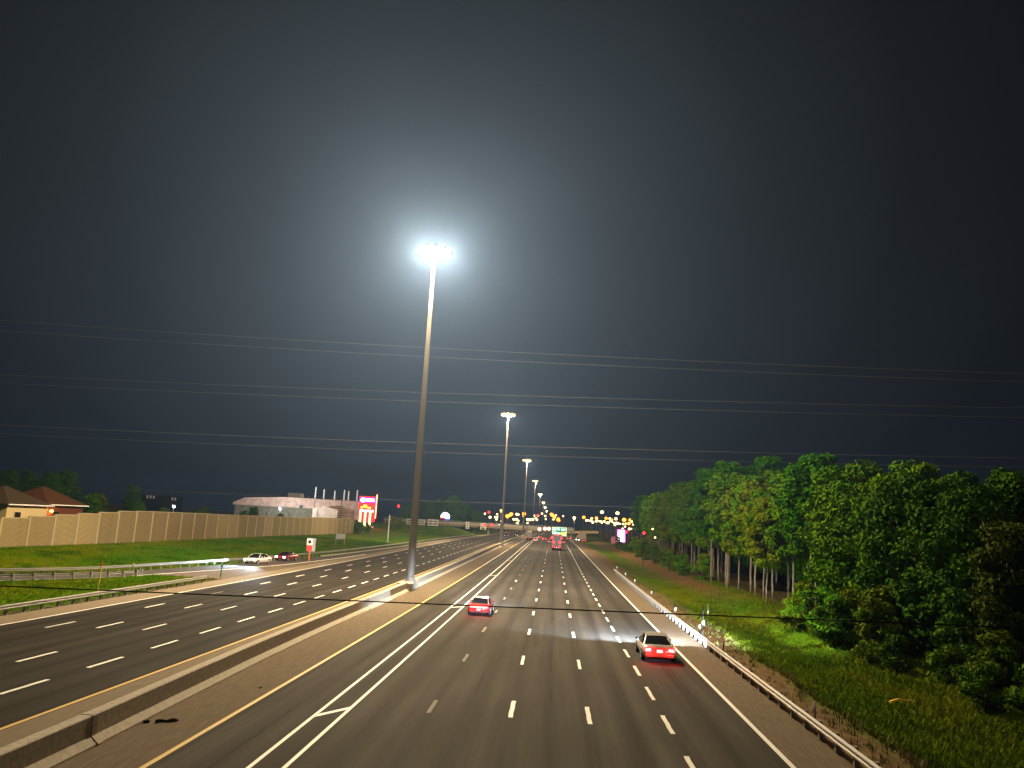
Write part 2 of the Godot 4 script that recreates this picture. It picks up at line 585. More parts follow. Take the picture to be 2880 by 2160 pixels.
# ---------------------------------------------------------------- guardrails
func guardrail(label: String, path: Array, side: float, spacing: float, block := true, double := false) -> Node3D:
	var t := thing("guardrail", label, "guardrail")
	var pr := [Vector2(0.0, 0.43), Vector2(0.115, 0.48), Vector2(0.115, 0.54), Vector2(0.0, 0.60), Vector2(0.115, 0.66), Vector2(0.115, 0.72), Vector2(0.0, 0.77), Vector2(-0.012, 0.77), Vector2(0.10, 0.715), Vector2(0.10, 0.665), Vector2(-0.016, 0.60), Vector2(0.10, 0.535), Vector2(0.10, 0.485), Vector2(-0.012, 0.43)]
	var q := []
	for v in pr:
		q.append(Vector2(v.x * side + side * 0.16, v.y))
	if side > 0:
		q.reverse()
	var s := st()
	sweep(s, path, q, true)
	put("rail_beam", done(s), M.steel, t)
	# a flared end piece at each end
	for e in [0, path.size() - 1]:
		var es := st()
		var c: Vector3 = path[e]
		tube(es, c + Vector3(side * 0.2, 0.44, 0), c + Vector3(side * 0.2, 0.78, 0), 0.13, 0.13, 8)
		put("end_shoe", done(es), M.steel, t)
	var ps := st()
	bev(ps, Vector3(0, 0.30, 0), Vector3(0.17, 0.92, 0.19), 0.015)
	var pm := done(ps)
	var bs := st()
	bev(bs, Vector3(side * 0.12, 0.60, 0), Vector3(0.10, 0.32, 0.15), 0.01)
	var bm := done(bs)
	var left := 0.4
	var k := 0
	for i in path.size() - 1:
		var a: Vector3 = path[i]
		var b: Vector3 = path[i + 1]
		var l := a.distance_to(b)
		while left < l:
			var p := a.lerp(b, left / l)
			var yaw := atan2(-(b - a).x, -(b - a).z)
			if k < 290:
				piece("post", k, pm, M.post, t, p, Basis(Vector3.UP, yaw))
				if block:
					piece("offset_block", k, bm, M.post, t, p, Basis(Vector3.UP, yaw))
			k += 1
			left += spacing
		left -= l
	return t

func build_guardrails() -> void:
	var p := []
	var d := 12.0
	while d <= 150.0:
		p.append(Vector3(12.0, prof(d), -d))
		d += 3.0
	guardrail("steel guardrail along the right shoulder below the forest slope", p, -1.0, 2.0)
	p = []
	d = 20.0
	while d <= 90.0:
		p.append(Vector3(-39.75, prof(d) - 0.04, -d))
		d += 3.0
	guardrail("steel guardrail between the left carriageway and the grass island", p, 1.0, 2.0)
	p = []
	d = 56.0
	while d <= 92.0:
		p.append(Vector3(table(RAMP_R, d) + 0.5, prof(d) - 0.04, -d))
		d += 2.0
	guardrail("steel guardrail on the near side of the slip road, seen from behind", p, -1.0, 2.0)
	p = []
	d = 60.0
	while d <= 400.0:
		p.append(Vector3(table(RAMP_L, d) - 0.5, prof(d) - 0.04, -d))
		d += 2.0 if d < 150 else 5.0
	guardrail("long steel guardrail at the foot of the grass embankment below the noise wall", p, 1.0, 2.0)
	var s := st()
	p = []
	d = 150.0
	while d <= 470.0:
		p.append(Vector3(table(RAMP_L, d) + 0.9, prof(d), -d))
		d += 6.0
	sweep(s, p, [Vector2(-0.18, -0.05), Vector2(-0.16, 0.14), Vector2(0.16, 0.14), Vector2(0.20, -0.05)], true)
	tag(put("kerb", done(s), M.concrete, self), "pale concrete kerb curving along the far left edge of the left carriageway", "kerb")

# ---------------------------------------------------------------- lamps
var lamp_color := Color(1.0, 0.89, 0.71)

func mast(z: float, x: float, y0: float, top: float, label: String, lights: int, energy: float) -> void:
	var t := thing("high_mast_lamp", label, "street lamp", Vector3(x, y0, z), 0.0, "high mast lamps along the median")
	var h := top - y0
	var s := st()
	var n := 5
	for k in n:
		var a := h * k / n
		var b := h * (k + 1) / n
		tube(s, Vector3(0, a, 0), Vector3(0, b, 0), lerpf(0.50, 0.20, float(k) / n), lerpf(0.49, 0.19, float(k + 1) / n), 12, k == n - 1)
	put("pole", done(s), M.pole, t)
	s = st()
	bev(s, Vector3(0, 0.06, 0), Vector3(1.5, 0.12, 1.5), 0.02)
	tube(s, Vector3(0, 0.12, 0), Vector3(0, 0.5, 0), 0.62, 0.55, 12)
	put("base_plate", done(s), M.pole, t)
	s = st()
	bev(s, Vector3(-0.2, -0.47, 0), Vector3(1.7, 0.98, 5.2), 0.12)
	put("pedestal", done(s), M.concrete, t)
	s = st()
	var seg := 24
	for k in seg:
		var a0 := TAU * k / seg
		var a1 := TAU * (k + 1) / seg
		tube(s, Vector3(cos(a0) * 1.55, h - 0.2, sin(a0) * 1.55), Vector3(cos(a1) * 1.55, h - 0.2, sin(a1) * 1.55), 0.06, 0.06, 6, false)
	for k in 4:
		var a := TAU * k / 4
		tube(s, Vector3(0, h - 0.2, 0), Vector3(cos(a) * 1.55, h - 0.2, sin(a) * 1.55), 0.05, 0.05, 6)
	tube(s, Vector3(0, h - 0.6, 0), Vector3(0, h + 0.35, 0), 0.30, 0.26, 10)
	put("head_ring", done(s), M.post_dark, t)
	var bulb := SphereMesh.new()
	# the near mast's lamps hold their light inside; the far ones are seen as bare glowing bowls with the light below
	var near := lights > 3
	bulb.radius = 0.242 if near else 0.46
	bulb.height = 0.484 if near else 0.84
	bulb.radial_segments = 14
	bulb.rings = 8
	var many := 9
	for k in many:
		var a := TAU * (k + 0.3) / many
		var r := 2.02
		var c := Vector3(cos(a) * r, h - 0.35, sin(a) * r)
		s = st()
		tube(s, c + Vector3(0, 0.25, 0), c + Vector3(0, 0.50, 0), 0.09, 0.06, 8)
		tube(s, Vector3(cos(a) * 1.5, h - 0.16, sin(a) * 1.5), c + Vector3(0, 0.35, 0), 0.04, 0.04, 6)
		var lum := put("luminaire", done(s), M.post_dark, t)
		put("bulb", bulb, M.lamp_lit if near else M.lamp_far, lum, c)
		if k % (many / lights) == 0 and k / (many / lights) < lights:
			var l := OmniLight3D.new()
			l.name = "lamp_light"
			l.light_color = lamp_color
			l.light_energy = energy / lights
			l.light_size = 0.2
			l.omni_range = 600.0
			l.omni_attenuation = 2.0
			l.shadow_enabled = true
			lum.add_child(l)
			l.position = c if near else Vector3(cos(a) * 1.2, h - 1.0, sin(a) * 1.2)

func build_masts() -> void:
	var e := 6800.0
	mast(-94.5, -16.95, prof(94.5) + 0.965, 43.0, "nearest and tallest high mast lamp, its base on the concrete median barrier", 9, e)
	mast(-257.0, -16.85, prof(257.0) + 0.965, 45.0, "high mast lamp just beyond the nearest one, its ring halfway up the sky", 3, e * 0.75)
	mast(-441.0, -16.85, prof(441.0) + 0.965, 45.0, "third high mast lamp in the receding row above the median", 1, e * 0.5)
	mast(-645.0, -16.85, 1.4, 45.0, "fourth high mast lamp in the receding row above the far traffic", 1, e * 0.35)
	mast(-897.0, -16.85, 1.4, 44.2, "small high mast lamp fifth in the row, just under the fourth", 1, e * 0.3)
	mast(-1180.0, -16.85, 1.4, 43.6, "tiny high mast lamp sixth in the row, low over the skyline lights", 1, e * 0.2)
	mast(-1420.0, -16.85, 1.4, 42.0, "tiny high mast lamp seventh in the row, where it merges with the skyline lights", 1, e * 0.15)
	mast(-1750.0, -16.85, 1.4, 41.0, "faintest high mast lamp at the far end of the row", 1, e * 0.15)

func far_lamp(x: float, y: float, z: float, kind: String, r: float, label: String, group: String, energy := 0.0) -> void:
	var t := thing("street_lamp", label, "street lamp", Vector3(x, ter(x, -z), z), 0.0, group)
	var h := y - ter(x, -z)
	var s := st()
	var thick := 0.16 if z < -300 else 0.05
	tube(s, Vector3.ZERO, Vector3(0, h, 0), thick, thick * 0.6, 6)
	put("pole", done(s), M.pole if z < -300 else M.black, t)
	var b := SphereMesh.new()
	b.radius = r  # head oversized, so its shape carries the lamp's glare
	b.height = r * 1.7
	b.radial_segments = 10
	b.rings = 6
	put("lamp_head", b, M[kind], t, Vector3(0, h, 0))
	if energy > 0.0:
		var l := OmniLight3D.new()
		l.name = "lamp_light"
		l.light_color = M[kind].emission
		l.light_energy = energy
		l.light_size = r
		l.omni_range = 200.0
		l.omni_attenuation = 2.0
		l.shadow_enabled = true
		t.add_child(l)
		l.position = Vector3(0, h - r * 0.95, 0.3)

func build_far_lamps() -> void:
	var w := [[-60.3, 16.0, -680], [-55.7, 13.2, -680], [-55.5, 13.9, -740], [-59.5, 14.8, -820], [-45.2, 15.4, -620], [-45.5, 11.4, -620], [-55.0, 10.3, -820], [-48.3, 10.6, -740], [-34.8, 12.5, -680], [-32.4, 12.5, -680], [-37.1, 12.1, -820], [-38.9, 9.8, -820], [-37.4, 9.5, -820], [-32.5, 17.0, -680], [-31.2, 16.9, -680], [-26.1, 10.3, -680], [-27.5, 10.2, -820], [-20.9, 12.6, -620], [-19.9, 12.5, -620], [-20.8, 12.9, -680], [-16.6, 12.8, -620], [-17.1, 15.1, -740], [-13.3, 12.7, -620], [-15.1, 17.6, -740], [-20.9, 18.2, -820], [-12.6, 20.8, -820], [-9.2, 18.5, -820], [-8.4, 15.3, -820], [1.9, 19.8, -820], [-0.3, 14.2, -680], [8.7, 18.3, -740]]
	var w2 := [[30.9, 15.5, -740], [36.2, 16.3, -820], [32.0, 14.9, -680], [35.7, 17.7, -740], [30.8, 13.2, -620], [40.3, 17.7, -740], [36.9, 14.7, -680], [43.0, 15.4, -740], [37.5, 14.0, -620], [41.6, 13.6, -680], [47.6, 15.4, -740], [49.8, 14.1, -740], [42.8, 13.4, -620], [44.1, 16.7, -620], [59.2, 17.0, -820], [60.8, 16.3, -820], [47.8, 13.3, -620], [57.6, 12.6, -740], [49.8, 13.4, -620], [67.5, 14.8, -820], [57.3, 13.4, -680], [48.9, 16.8, -620], [65.3, 14.0, -740], [75.0, 15.0, -820], [74.5, 12.0, -820], [59.6, 9.5, -620], [61.5, 15.2, -620], [62.7, 13.1, -620], [86.7, 15.6, -820], [76.7, 10.0, -740], [73.1, 9.9, -740], [64.9, 9.7, -740]]
	var o := [[-34.1, 16.0, -620], [-35.1, 15.1, -620], [-26.1, 17.7, -680], [-31.8, 17.1, -820], [-2.1, 18.4, -680], [-1.0, 18.1, -740], [0.7, 17.6, -820], [3.5, 14.5, -740], [5.6, 14.6, -820], [4.7, 16.3, -820]]
	var o2 := [[23.6, 16.6, -620], [41.2, 16.8, -620], [33.6, 16.6, -620], [59.1, 13.7, -620], [65.6, 17.3, -680], [54.6, 17.2, -740]]
	for p in w:
		far_lamp(p[0], p[1], p[2], "dot_white", rng.randf_range(0.75, 1.25), "small white street lamp among the skyline lights left of the green sign", "white skyline lamps left of the green sign")
	for p in w2:
		far_lamp(p[0], p[1], p[2], "dot_white", rng.randf_range(0.75, 1.25), "small white street lamp among the skyline lights right of the green sign", "white skyline lamps right of the green sign")
	for p in o:
		far_lamp(p[0], p[1], p[2], "dot_orange", rng.randf_range(1.1, 1.6), "small orange street lamp among the skyline lights near the mast row", "orange skyline lamps near the mast row")
	for p in o2:
		far_lamp(p[0], p[1], p[2], "dot_orange", rng.randf_range(1.0, 1.5), "small orange street lamp among the skyline lights right of the green sign", "orange skyline lamps right of the green sign")
	far_lamp(-35.8, 14.2, -600, "dot_orange", 1.5, "large orange glowing lamp just right of the second mast's foot", "", 160.0)
	far_lamp(58.1, 16.7, -650, "dot_orange", 1.7, "largest orange glowing lamp at the right end of the skyline lights", "")
	far_lamp(14.6, 15.1, -560, "dot_white", 1.1, "lone white lamp on a pale pole standing on the far ramp", "", 170.0)
	far_lamp(36.6, 21.0, -600, "dot_white", 1.4, "taller white lamp over the right skyline lights, the left one of two", "")
	far_lamp(48.4, 20.8, -600, "dot_white", 1.4, "taller white lamp over the right skyline lights, the one nearer the forest", "")
	far_lamp(-32.7, 16.4, -480, "lamp_far", 0.7, "white lamp of a close pair over the overpass, the lower left one", "", 120.0)
	far_lamp(-31.4, 16.9, -480, "lamp_far", 0.7, "white lamp of a close pair over the overpass, the upper right one", "")
	# lights glimpsed through the forest
	for p in [[53.9, 4.4, -200, "dot_white", 0.42, "brightest bluish white lamp seen between the forest trunks"], [56.2, 4.8, -200, "dot_white", 0.25, "small white lamp just right of the bluish one behind the trunks"], [54.8, 2.6, -200, "dot_white", 0.2, "low faint lamp under the bluish one behind the trunks"], [69.5, 3.7, -200, "dot_orange", 0.36, "reddish lamp glimpsed through the darker forest on the right"], [88.6, 3.8, -200, "dot_white", 0.3, "pale lamp glimpsed deep in the forest at the right"], [25.1, 9.1, -200, "dot_white", 0.24, "white lamp before the far end of the forest, the upper one"], [26.4, 7.0, -205, "dot_white", 0.24, "white lamp before the far end of the forest, the lower one"], [35.2, 7.0, -203, "dot_white", 0.2, "white lamp between slim trunks midway along the forest"]]:
		far_lamp(p[0], p[1], p[2], p[3], p[4], p[5], "")

# ---------------------------------------------------------------- vehicles (front towards -z)
func loft(s: SurfaceTool, rows: Array, cap := true) -> void:
	for k in rows.size() - 1:
		for i in rows[k].size() - 1:
			quad(s, rows[k][i], rows[k + 1][i], rows[k + 1][i + 1], rows[k][i + 1])
	if cap:
		var a: Array = rows[0]
		for i in range(1, a.size() - 1):
			for q in [a[0], a[i], a[i + 1]]:
				s.add_vertex(q)
		a = rows[-1]
		for i in range(1, a.size() - 1):
			for q in [a[0], a[i + 1], a[i]]:
				s.add_vertex(q)

func hull(z: float, w: float, lo: float, belt: float, crown: float) -> Array:
	var r := []
	for e in [[-0.90, lo], [-1.0, lo + 0.2], [-1.0, belt - 0.22], [-0.95, belt - 0.03], [-0.72, belt + crown * 0.8], [0.0, belt + crown], [0.72, belt + crown * 0.8], [0.95, belt - 0.03], [1.0, belt - 0.22], [1.0, lo + 0.2], [0.90, lo]]:
		r.append(Vector3(e[0] * w, e[1], z))
	return r

func house_of(z: float, wb: float, yb: float, wt: float, yt: float) -> Array:
	var r := []
	for e in [[-wb, yb], [-lerpf(wb, wt, 0.9), lerpf(yb, yt, 0.86)], [-wt * 0.86, yt], [0.0, yt + 0.03], [wt * 0.86, yt], [lerpf(wb, wt, 0.9), lerpf(yb, yt, 0.86)], [wb, yb]]:
		r.append(Vector3(e[0], e[1], z))
	return r

func smooth(s: SurfaceTool) -> ArrayMesh:
	return done(s)

func car(called: String, label: String, paint: String, style: String, at: Vector3, turn: float, lamps: bool, spread := 58.0, power := 1.0) -> Node3D:
	var t := thing(called, label, "car", at, turn)
	var s := st()
	s.set_smooth_group(2)
	var w := 0.96
	var tall := style == "suv"
	var bl := 1.0 if tall else 0.88
	loft(s, [hull(2.34, w * 0.86, 0.42, bl - 0.10, 0.0), hull(2.26, w * 0.94, 0.32, bl - 0.02, 0.03), hull(1.9, w, 0.26, bl + 0.03, 0.05), hull(1.0, w, 0.24, bl + 0.02, 0.04), hull(-0.9, w, 0.24, bl - 0.02, 0.05), hull(-1.6, w, 0.25, bl - 0.10, 0.06), hull(-2.15, w * 0.95, 0.28, bl - 0.20, 0.03), hull(-2.36, w * 0.84, 0.38, bl - 0.33, 0.0)])
	s.set_smooth_group(-1)
	put("body", smooth(s), M[paint], t)
	# cabin: dark glass, with a painted roof and pillars
	var rf := 1.72 if tall else 1.40
	var rz := 2.0 if tall else 0.95
	var rb := 2.2 if tall else 1.75
	s = st()
	s.set_smooth_group(3)
	loft(s, [house_of(rb, 0.86, bl - 0.02, 0.84, bl + 0.01), house_of(rz, 0.88, bl, 0.70, rf - 0.06), house_of(0.3, 0.90, bl - 0.02, 0.72, rf), house_of(-0.45, 0.90, bl - 0.03, 0.70, rf - 0.03), house_of(-1.35, 0.86, bl - 0.05, 0.80, bl - 0.02)], false)
	s.set_smooth_group(-1)
	put("windows", smooth(s), M.glass, t)
	s = st()
	s.set_smooth_group(4)
	var roof_rows := []
	for e in [[rz + 0.02, rf - 0.055], [0.3, rf + 0.012], [-0.42, rf - 0.012]]:
		var r := []
		for k in [-0.66, -0.4, 0.0, 0.4, 0.66]:
			r.append(Vector3(k, e[1] + 0.028 - 0.06 * k * k, e[0]))
		roof_rows.append(r)
	loft(s, roof_rows, false)
	s.set_smooth_group(-1)
	for sg in [-1.0, 1.0]:
		tube(s, Vector3(sg * 0.84, bl, rb - 0.05), Vector3(sg * 0.63, rf - 0.06, rz), 0.07, 0.05, 6)
		tube(s, Vector3(sg * 0.84, bl - 0.03, -1.25), Vector3(sg * 0.64, rf - 0.03, -0.42), 0.04, 0.04, 6)
		tube(s, Vector3(sg * 0.90, bl, 0.35), Vector3(sg * 0.65, rf - 0.02, 0.3), 0.035, 0.035, 6)
	put("roof", done(s), M[paint], t)
	s = st()
	bev(s, Vector3(0, 0.40, 2.34), Vector3(1.72, 0.20, 0.16), 0.04)
	put("rear_bumper", done(s), M[paint], t)
	s = st()
	bev(s, Vector3(0, 0.28, 2.33), Vector3(1.3, 0.12, 0.12), 0.03)
	put("diffuser", done(s), M.black, t)
	for sg in [-1.0, 1.0]:
		s = st()
		bev(s, Vector3(sg * 1.03, bl + 0.08, -0.75), Vector3(0.2, 0.13, 0.11), 0.03)
		put("mirror", done(s), M[paint], t)
	for sg in [-1.0, 1.0]:
		for z in [-1.45, 1.45]:
			s = st()
			tube(s, Vector3(sg * 0.78, 0.33, z), Vector3(sg * 0.99, 0.33, z), 0.33, 0.33, 18)
			var wh := put("wheel", done(s), M.rubber, t)
			s = st()
			for k in 5:
				var a := TAU * k / 5
				tube(s, Vector3(sg * 1.0, 0.33, z), Vector3(sg * 1.0, 0.33 + cos(a) * 0.21, z + sin(a) * 0.21), 0.035, 0.03, 5)
			tube(s, Vector3(sg * 0.98, 0.33, z), Vector3(sg * 0.996, 0.33, z), 0.235, 0.22, 16)
			put("rim", done(s), M.rim, wh)
	s = st()
	bev(s, Vector3(0, 0.52 if style == "coupe" else 0.66, 2.425 if style == "coupe" else 2.36), Vector3(0.34, 0.16, 0.02), 0.005)
	put("number_plate", done(s), M.plate if lamps else M.white, t)
	if style == "coupe":
		# one lamp bar across the whole tail: glowing frame round a paler core
		s = st()
		bev(s, Vector3(0, 0.76, 2.33), Vector3(1.66, 0.26, 0.07), 0.03)
		put("tail_light", done(s), M.tail_bar, t)
		s = st()
		bev(s, Vector3(0, 0.765, 2.368), Vector3(1.5, 0.15, 0.02), 0.008)
		put("tail_light_core", done(s), M.tail_core, t)
		s = st()
		bev(s, Vector3(0, 0.985, 2.16), Vector3(1.5, 0.045, 0.22), 0.018)
		put("spoiler", done(s), M[paint], t)
	else:
		for sg in [-1.0, 1.0]:
			s = st()
			bev(s, Vector3(sg * 0.66, 0.72, 2.31), Vector3(0.44, 0.24, 0.09), 0.04)
			bev(s, Vector3(sg * 0.79, 0.73, 2.27), Vector3(0.2, 0.3, 0.14), 0.04)
			var tl := put("tail_light", done(s), M.tail, t)
			if lamps:
				s = st()
				bev(s, Vector3(sg * 0.60, 0.73, 2.36), Vector3(0.15, 0.16, 0.04), 0.02)
				bev(s, Vector3(sg * 0.76, 0.71, 2.36), Vector3(0.15, 0.16, 0.04), 0.02)
				tube(s, Vector3(sg * 0.60, 0.72, 2.36), Vector3(sg * 0.75, 0.715, 2.36), 0.03, 0.03, 6)
				put("lens", done(s), M.tail_core, tl)
		s = st()
		bev(s, Vector3(0, 0.53, 2.37), Vector3(1.3, 0.035, 0.04), 0.01)
		put("bumper_trim", done(s), M.rim, t)
	for sg in [-1.0, 1.0]:
		s = st()
		bev(s, Vector3(sg * 0.66, 0.62, -2.27), Vector3(0.36, 0.15, 0.12), 0.04)
		var hl := put("headlight", done(s), M.head, t)
		if lamps:
			var l := SpotLight3D.new()
			l.name = "headlight_beam"
			l.light_color = Color(0.86, 0.93, 1.0)
			l.light_energy = 1500.0 * power
			l.light_size = 0.012
			l.spot_range = 150.0
			l.spot_attenuation = 2.0
			l.spot_angle = spread
			l.spot_angle_attenuation = 0.6
			l.shadow_enabled = true
			hl.add_child(l)
			# added plates cut the beam off above the horizon and close to the car
			s = st()
			box(s, Vector3(sg * 0.66, 0.656, -2.41), Vector3(0.46, 0.02, 0.22))
			box(s, Vector3(sg * 0.66, 0.608, -2.41), Vector3(0.46, 0.02, 0.22))
			put("added_beam_plate", done(s), M.black, hl)
			l.position = Vector3(sg * 0.66, 0.64, -2.40)
			l.rotation = Vector3(deg_to_rad(-3.0), deg_to_rad(-sg * 9.0), 0)
	if lamps:
		for sg in [-1.0, 1.0]:
			var r := OmniLight3D.new()
			r.name = "tail_glow"
			r.light_color = Color(1.0, 0.10, 0.10)
			r.light_energy = 2.0
			r.light_size = 0.1
			r.omni_range = 20.0
			r.omni_attenuation = 2.0
			r.shadow_enabled = true
			t.add_child(r)
			r.position = Vector3(sg * 0.6, 0.74, 2.56)
	return t

func lorry(called: String, label: String, at: Vector3, lamps: bool) -> Node3D:
	var t := thing(called, label, "truck", at)
	var s := st()
	bev(s, Vector3(0, 2.62, -5.0), Vector3(2.6, 2.9, 10.0), 0.04)
	put("trailer_box", done(s), M.car_white if not lamps else M.grey, t)
	for sg in [-1.0, 1.0]:
		s = st()
		bev(s, Vector3(sg * 0.62, 2.6, 0.02), Vector3(1.16, 2.66, 0.05), 0.01)
		var dr := put("rear_door", done(s), M.grey, t)
		s = st()
		tube(s, Vector3(sg * 0.3, 1.35, 0.07), Vector3(sg * 0.3, 3.85, 0.07), 0.025, 0.025, 6)
		put("lock_rod", done(s), M.rim, dr)
	s = st()
	bev(s, Vector3(0, 1.02, -5.0), Vector3(2.2, 0.26, 9.8), 0.03)
	put("chassis", done(s), M.black, t)
	s = st()
	bev(s, Vector3(0, 0.62, -0.1), Vector3(2.4, 0.14, 0.12), 0.02)
	for sg in [-1.0, 1.0]:
		bev(s, Vector3(sg * 0.8, 0.84, -0.1), Vector3(0.1, 0.4, 0.1), 0.01)
	put("rear_guard", done(s), M.black, t)
	for z in [-1.3, -2.6, -11.6, -13.6]:
		for sg in [-1.0, 1.0]:
			s = st()
			tube(s, Vector3(sg * 0.75, 0.52, z), Vector3(sg * 1.22, 0.52, z), 0.52, 0.52, 16)
			var wh := put("wheel", done(s), M.rubber, t)
			s = st()
			tube(s, Vector3(sg * 1.21, 0.52, z), Vector3(sg * 1.24, 0.52, z), 0.28, 0.2, 12)
			put("rim", done(s), M.rim, wh)
	s = st()
	bev(s, Vector3(0, 2.0, -12.6), Vector3(2.4, 2.6, 2.6), 0.15)
	put("cab", done(s), M.car_white, t)
	s = st()
	bev(s, Vector3(0, 2.5, -13.92), Vector3(2.1, 0.9, 0.04), 0.01)
	put("windscreen", done(s), M.glass, t)
	if lamps:
		for e in [[-0.22, 3.97], [0.0, 3.97], [0.22, 3.97], [-1.2, 3.2], [1.2, 3.2], [-0.75, 2.1], [0.75, 2.1], [-0.8, 0.95], [0.8, 0.95]]:
			s = st()
			tube(s, Vector3(e[0], e[1], 0.03), Vector3(e[0], e[1], 0.12), 0.27 if e[1] < 3.5 else 0.18, 0.22 if e[1] < 3.5 else 0.15, 12)
			put("tail_light", done(s), M.tail, t)
		s = st()
		bev(s, Vector3(0, 0.80, 0.0), Vector3(0.36, 0.2, 0.03), 0.005)
		put("number_plate", done(s), M.plate, t)
	else:
		for sg in [-1.0, 1.0]:
			s = st()
			tube(s, Vector3(sg * 1.05, 0.95, 0.0), Vector3(sg * 1.05, 0.95, 0.1), 0.13, 0.11, 10)
			put("tail_light", done(s), M.tail, t)
	return t

func build_vehicles() -> void:
	var a := car("car", "red low car with a full width glowing tail bar beside the double white lines", "car_red", "coupe", Vector3(-6.55, prof(77), -75.6), 0.0, true, 24.0, 0.6)
	a.scale = Vector3.ONE * 1.06
	var b := car("car", "silver car with two red tail lights beside the right edge line", "car_silver", "sedan", Vector3(7.35, prof(59), -56.2), 0.0, true, 58.0, 1.4)
	b.scale = Vector3.ONE * 1.12
	lorry("truck", "tall truck covered in red rear lights in the middle of the road ahead", Vector3(1.2, prof(247), -247), true).scale = Vector3.ONE * 1.22
	var c := car("car", "oncoming car with dazzling white headlights on the slip road", "car_white", "sedan", Vector3(-46.5, prof(121) - 0.03, -122.5), PI - 0.17, true, 34.0, 0.28)
	c.scale = Vector3.ONE * 1.1
	var g := car("car", "second oncoming car right behind the dazzling one on the slip road", "car_red", "sedan", Vector3(-45.5, prof(134) - 0.03, -133.0), PI - 0.12, false)
	g.scale = Vector3.ONE * 1.05
	lorry("truck", "grey box truck far ahead seen square from behind beside the median", Vector3(-11.6, 1.4, -376), false)
	car("car", "white van-like car far ahead just right of the grey box truck", "car_white", "suv", Vector3(-7.8, 1.4, -350), 0.0, false)
	car("car", "far dark car with paired red tail lights between white car and red-lit truck", "car_dark", "sedan", Vector3(-4.2, 1.4, -380), 0.0, false)
	car("car", "far red-lit car in the lane left of the tall red-lit truck", "car_dark", "sedan", Vector3(-1.0, 1.4, -330), 0.0, false)
	car("car", "far red-lit car in the lane right of the tall red-lit truck", "car_dark", "suv", Vector3(3.9, 1.4, -335), 0.0, false)
	car("car", "far red-lit car under the left edge of the green sign", "car_dark", "sedan", Vector3(-0.6, 1.4, -420), 0.0, false)
	car("car", "far red-lit car beyond the gantry by its leftmost white lamp", "car_dark", "suv", Vector3(-7.4, 1.4, -440), 0.0, false)
	car("car", "far oncoming car with orange-white headlights at the end of the left carriageway", "car_dark", "suv", Vector3(-25.2, 1.4, -428), PI, false)
	car("car", "far oncoming car with the brightest headlights close to the median's end", "car_dark", "suv", Vector3(-21.8, 1.4, -470), PI, false)
	car("car", "far car under the yellow ramp, leftmost of three at the right lanes' end", "car_dark", "sedan", Vector3(8.6, 1.4, -440), 0.0, false)
	car("car", "far oncoming car below the lone lamp on the far ramp", "car_dark", "sedan", Vector3(13.3, ter(13.3, 430) + 0.1, -430), PI, false)
	car("car", "far red-lit car at the very right end of the far lanes", "car_dark", "sedan", Vector3(17.0, ter(17.0, 432) + 0.1, -432), 0.0, false)
	car("car", "car with white headlights on the overpass left of the median posts", "car_dark", "sedan", Vector3(-40.5, 7.15, -476.0), -PI / 2, false)
	car("car", "dark car further right on the overpass above the oncoming traffic", "car_dark", "sedan", Vector3(-31.0, 7.15, -480.0), PI / 2, false)

# ---------------------------------------------------------------- plants
func crown(sd: int, h0: float, h1: float, rad: float, leaves: int, leaf: float, blobs: int, base: Color, alt: Color) -> ArrayMesh:
	var r := RandomNumberGenerator.new()
	r.seed = sd
	var v := PackedVector3Array()
	var c := PackedColorArray()
	var cs := []
	for k in blobs:
		var t := (k + 0.5) / blobs
		var y := lerpf(h0, h1, t)
		var env := rad * pow(sin(PI * clampf(0.12 + 0.82 * t, 0.0, 1.0)), 0.7)
		var a := k * 2.4 + r.randf_range(-0.5, 0.5)
		var q := env * sqrt(r.randf_range(0.15, 1.0)) * 0.8
		cs.append([Vector3(cos(a) * q, y + r.randf_range(-0.6, 0.6), sin(a) * q), rad * r.randf_range(0.26, 0.44), r.randf()])
	for k in leaves:
		var b: Array = cs[r.randi() % blobs]
		var dir := Vector3(r.randfn(), r.randfn(), r.randfn()).normalized()
		var rr: float = b[1] * pow(r.randf(), 0.4)
		var p: Vector3 = b[0] + dir * rr * Vector3(1.15, 0.75, 1.15)
		var n := (dir * Vector3(1, 0.8, 1) + Vector3(r.randfn(), r.randfn() + 0.4, r.randfn()) * 0.5).normalized()
		var u := n.cross(Vector3(r.randfn(), r.randfn(), r.randfn())).normalized()
		var w := n.cross(u)
		var s := leaf * r.randf_range(0.6, 1.3)
		var tip := p + u * s
		var col := base.lerp(alt, clampf(b[2] * 0.7 + r.randf_range(0.0, 0.4), 0.0, 1.0)) * r.randf_range(0.75, 1.2)
		var fold := n * s * 0.18
		# a leaf: two triangles folded along the midrib
		v.append_array([p - u * s * 0.7, p + w * s * 0.45 + fold, tip, p - u * s * 0.7, tip, p - w * s * 0.45 + fold])
		for i in 6:
			c.append(col)
	var arr := []
	arr.resize(Mesh.ARRAY_MAX)
	arr[Mesh.ARRAY_VERTEX] = v
	arr[Mesh.ARRAY_COLOR] = c
	var am := ArrayMesh.new()
	am.add_surface_from_arrays(Mesh.PRIMITIVE_TRIANGLES, arr)
	return am

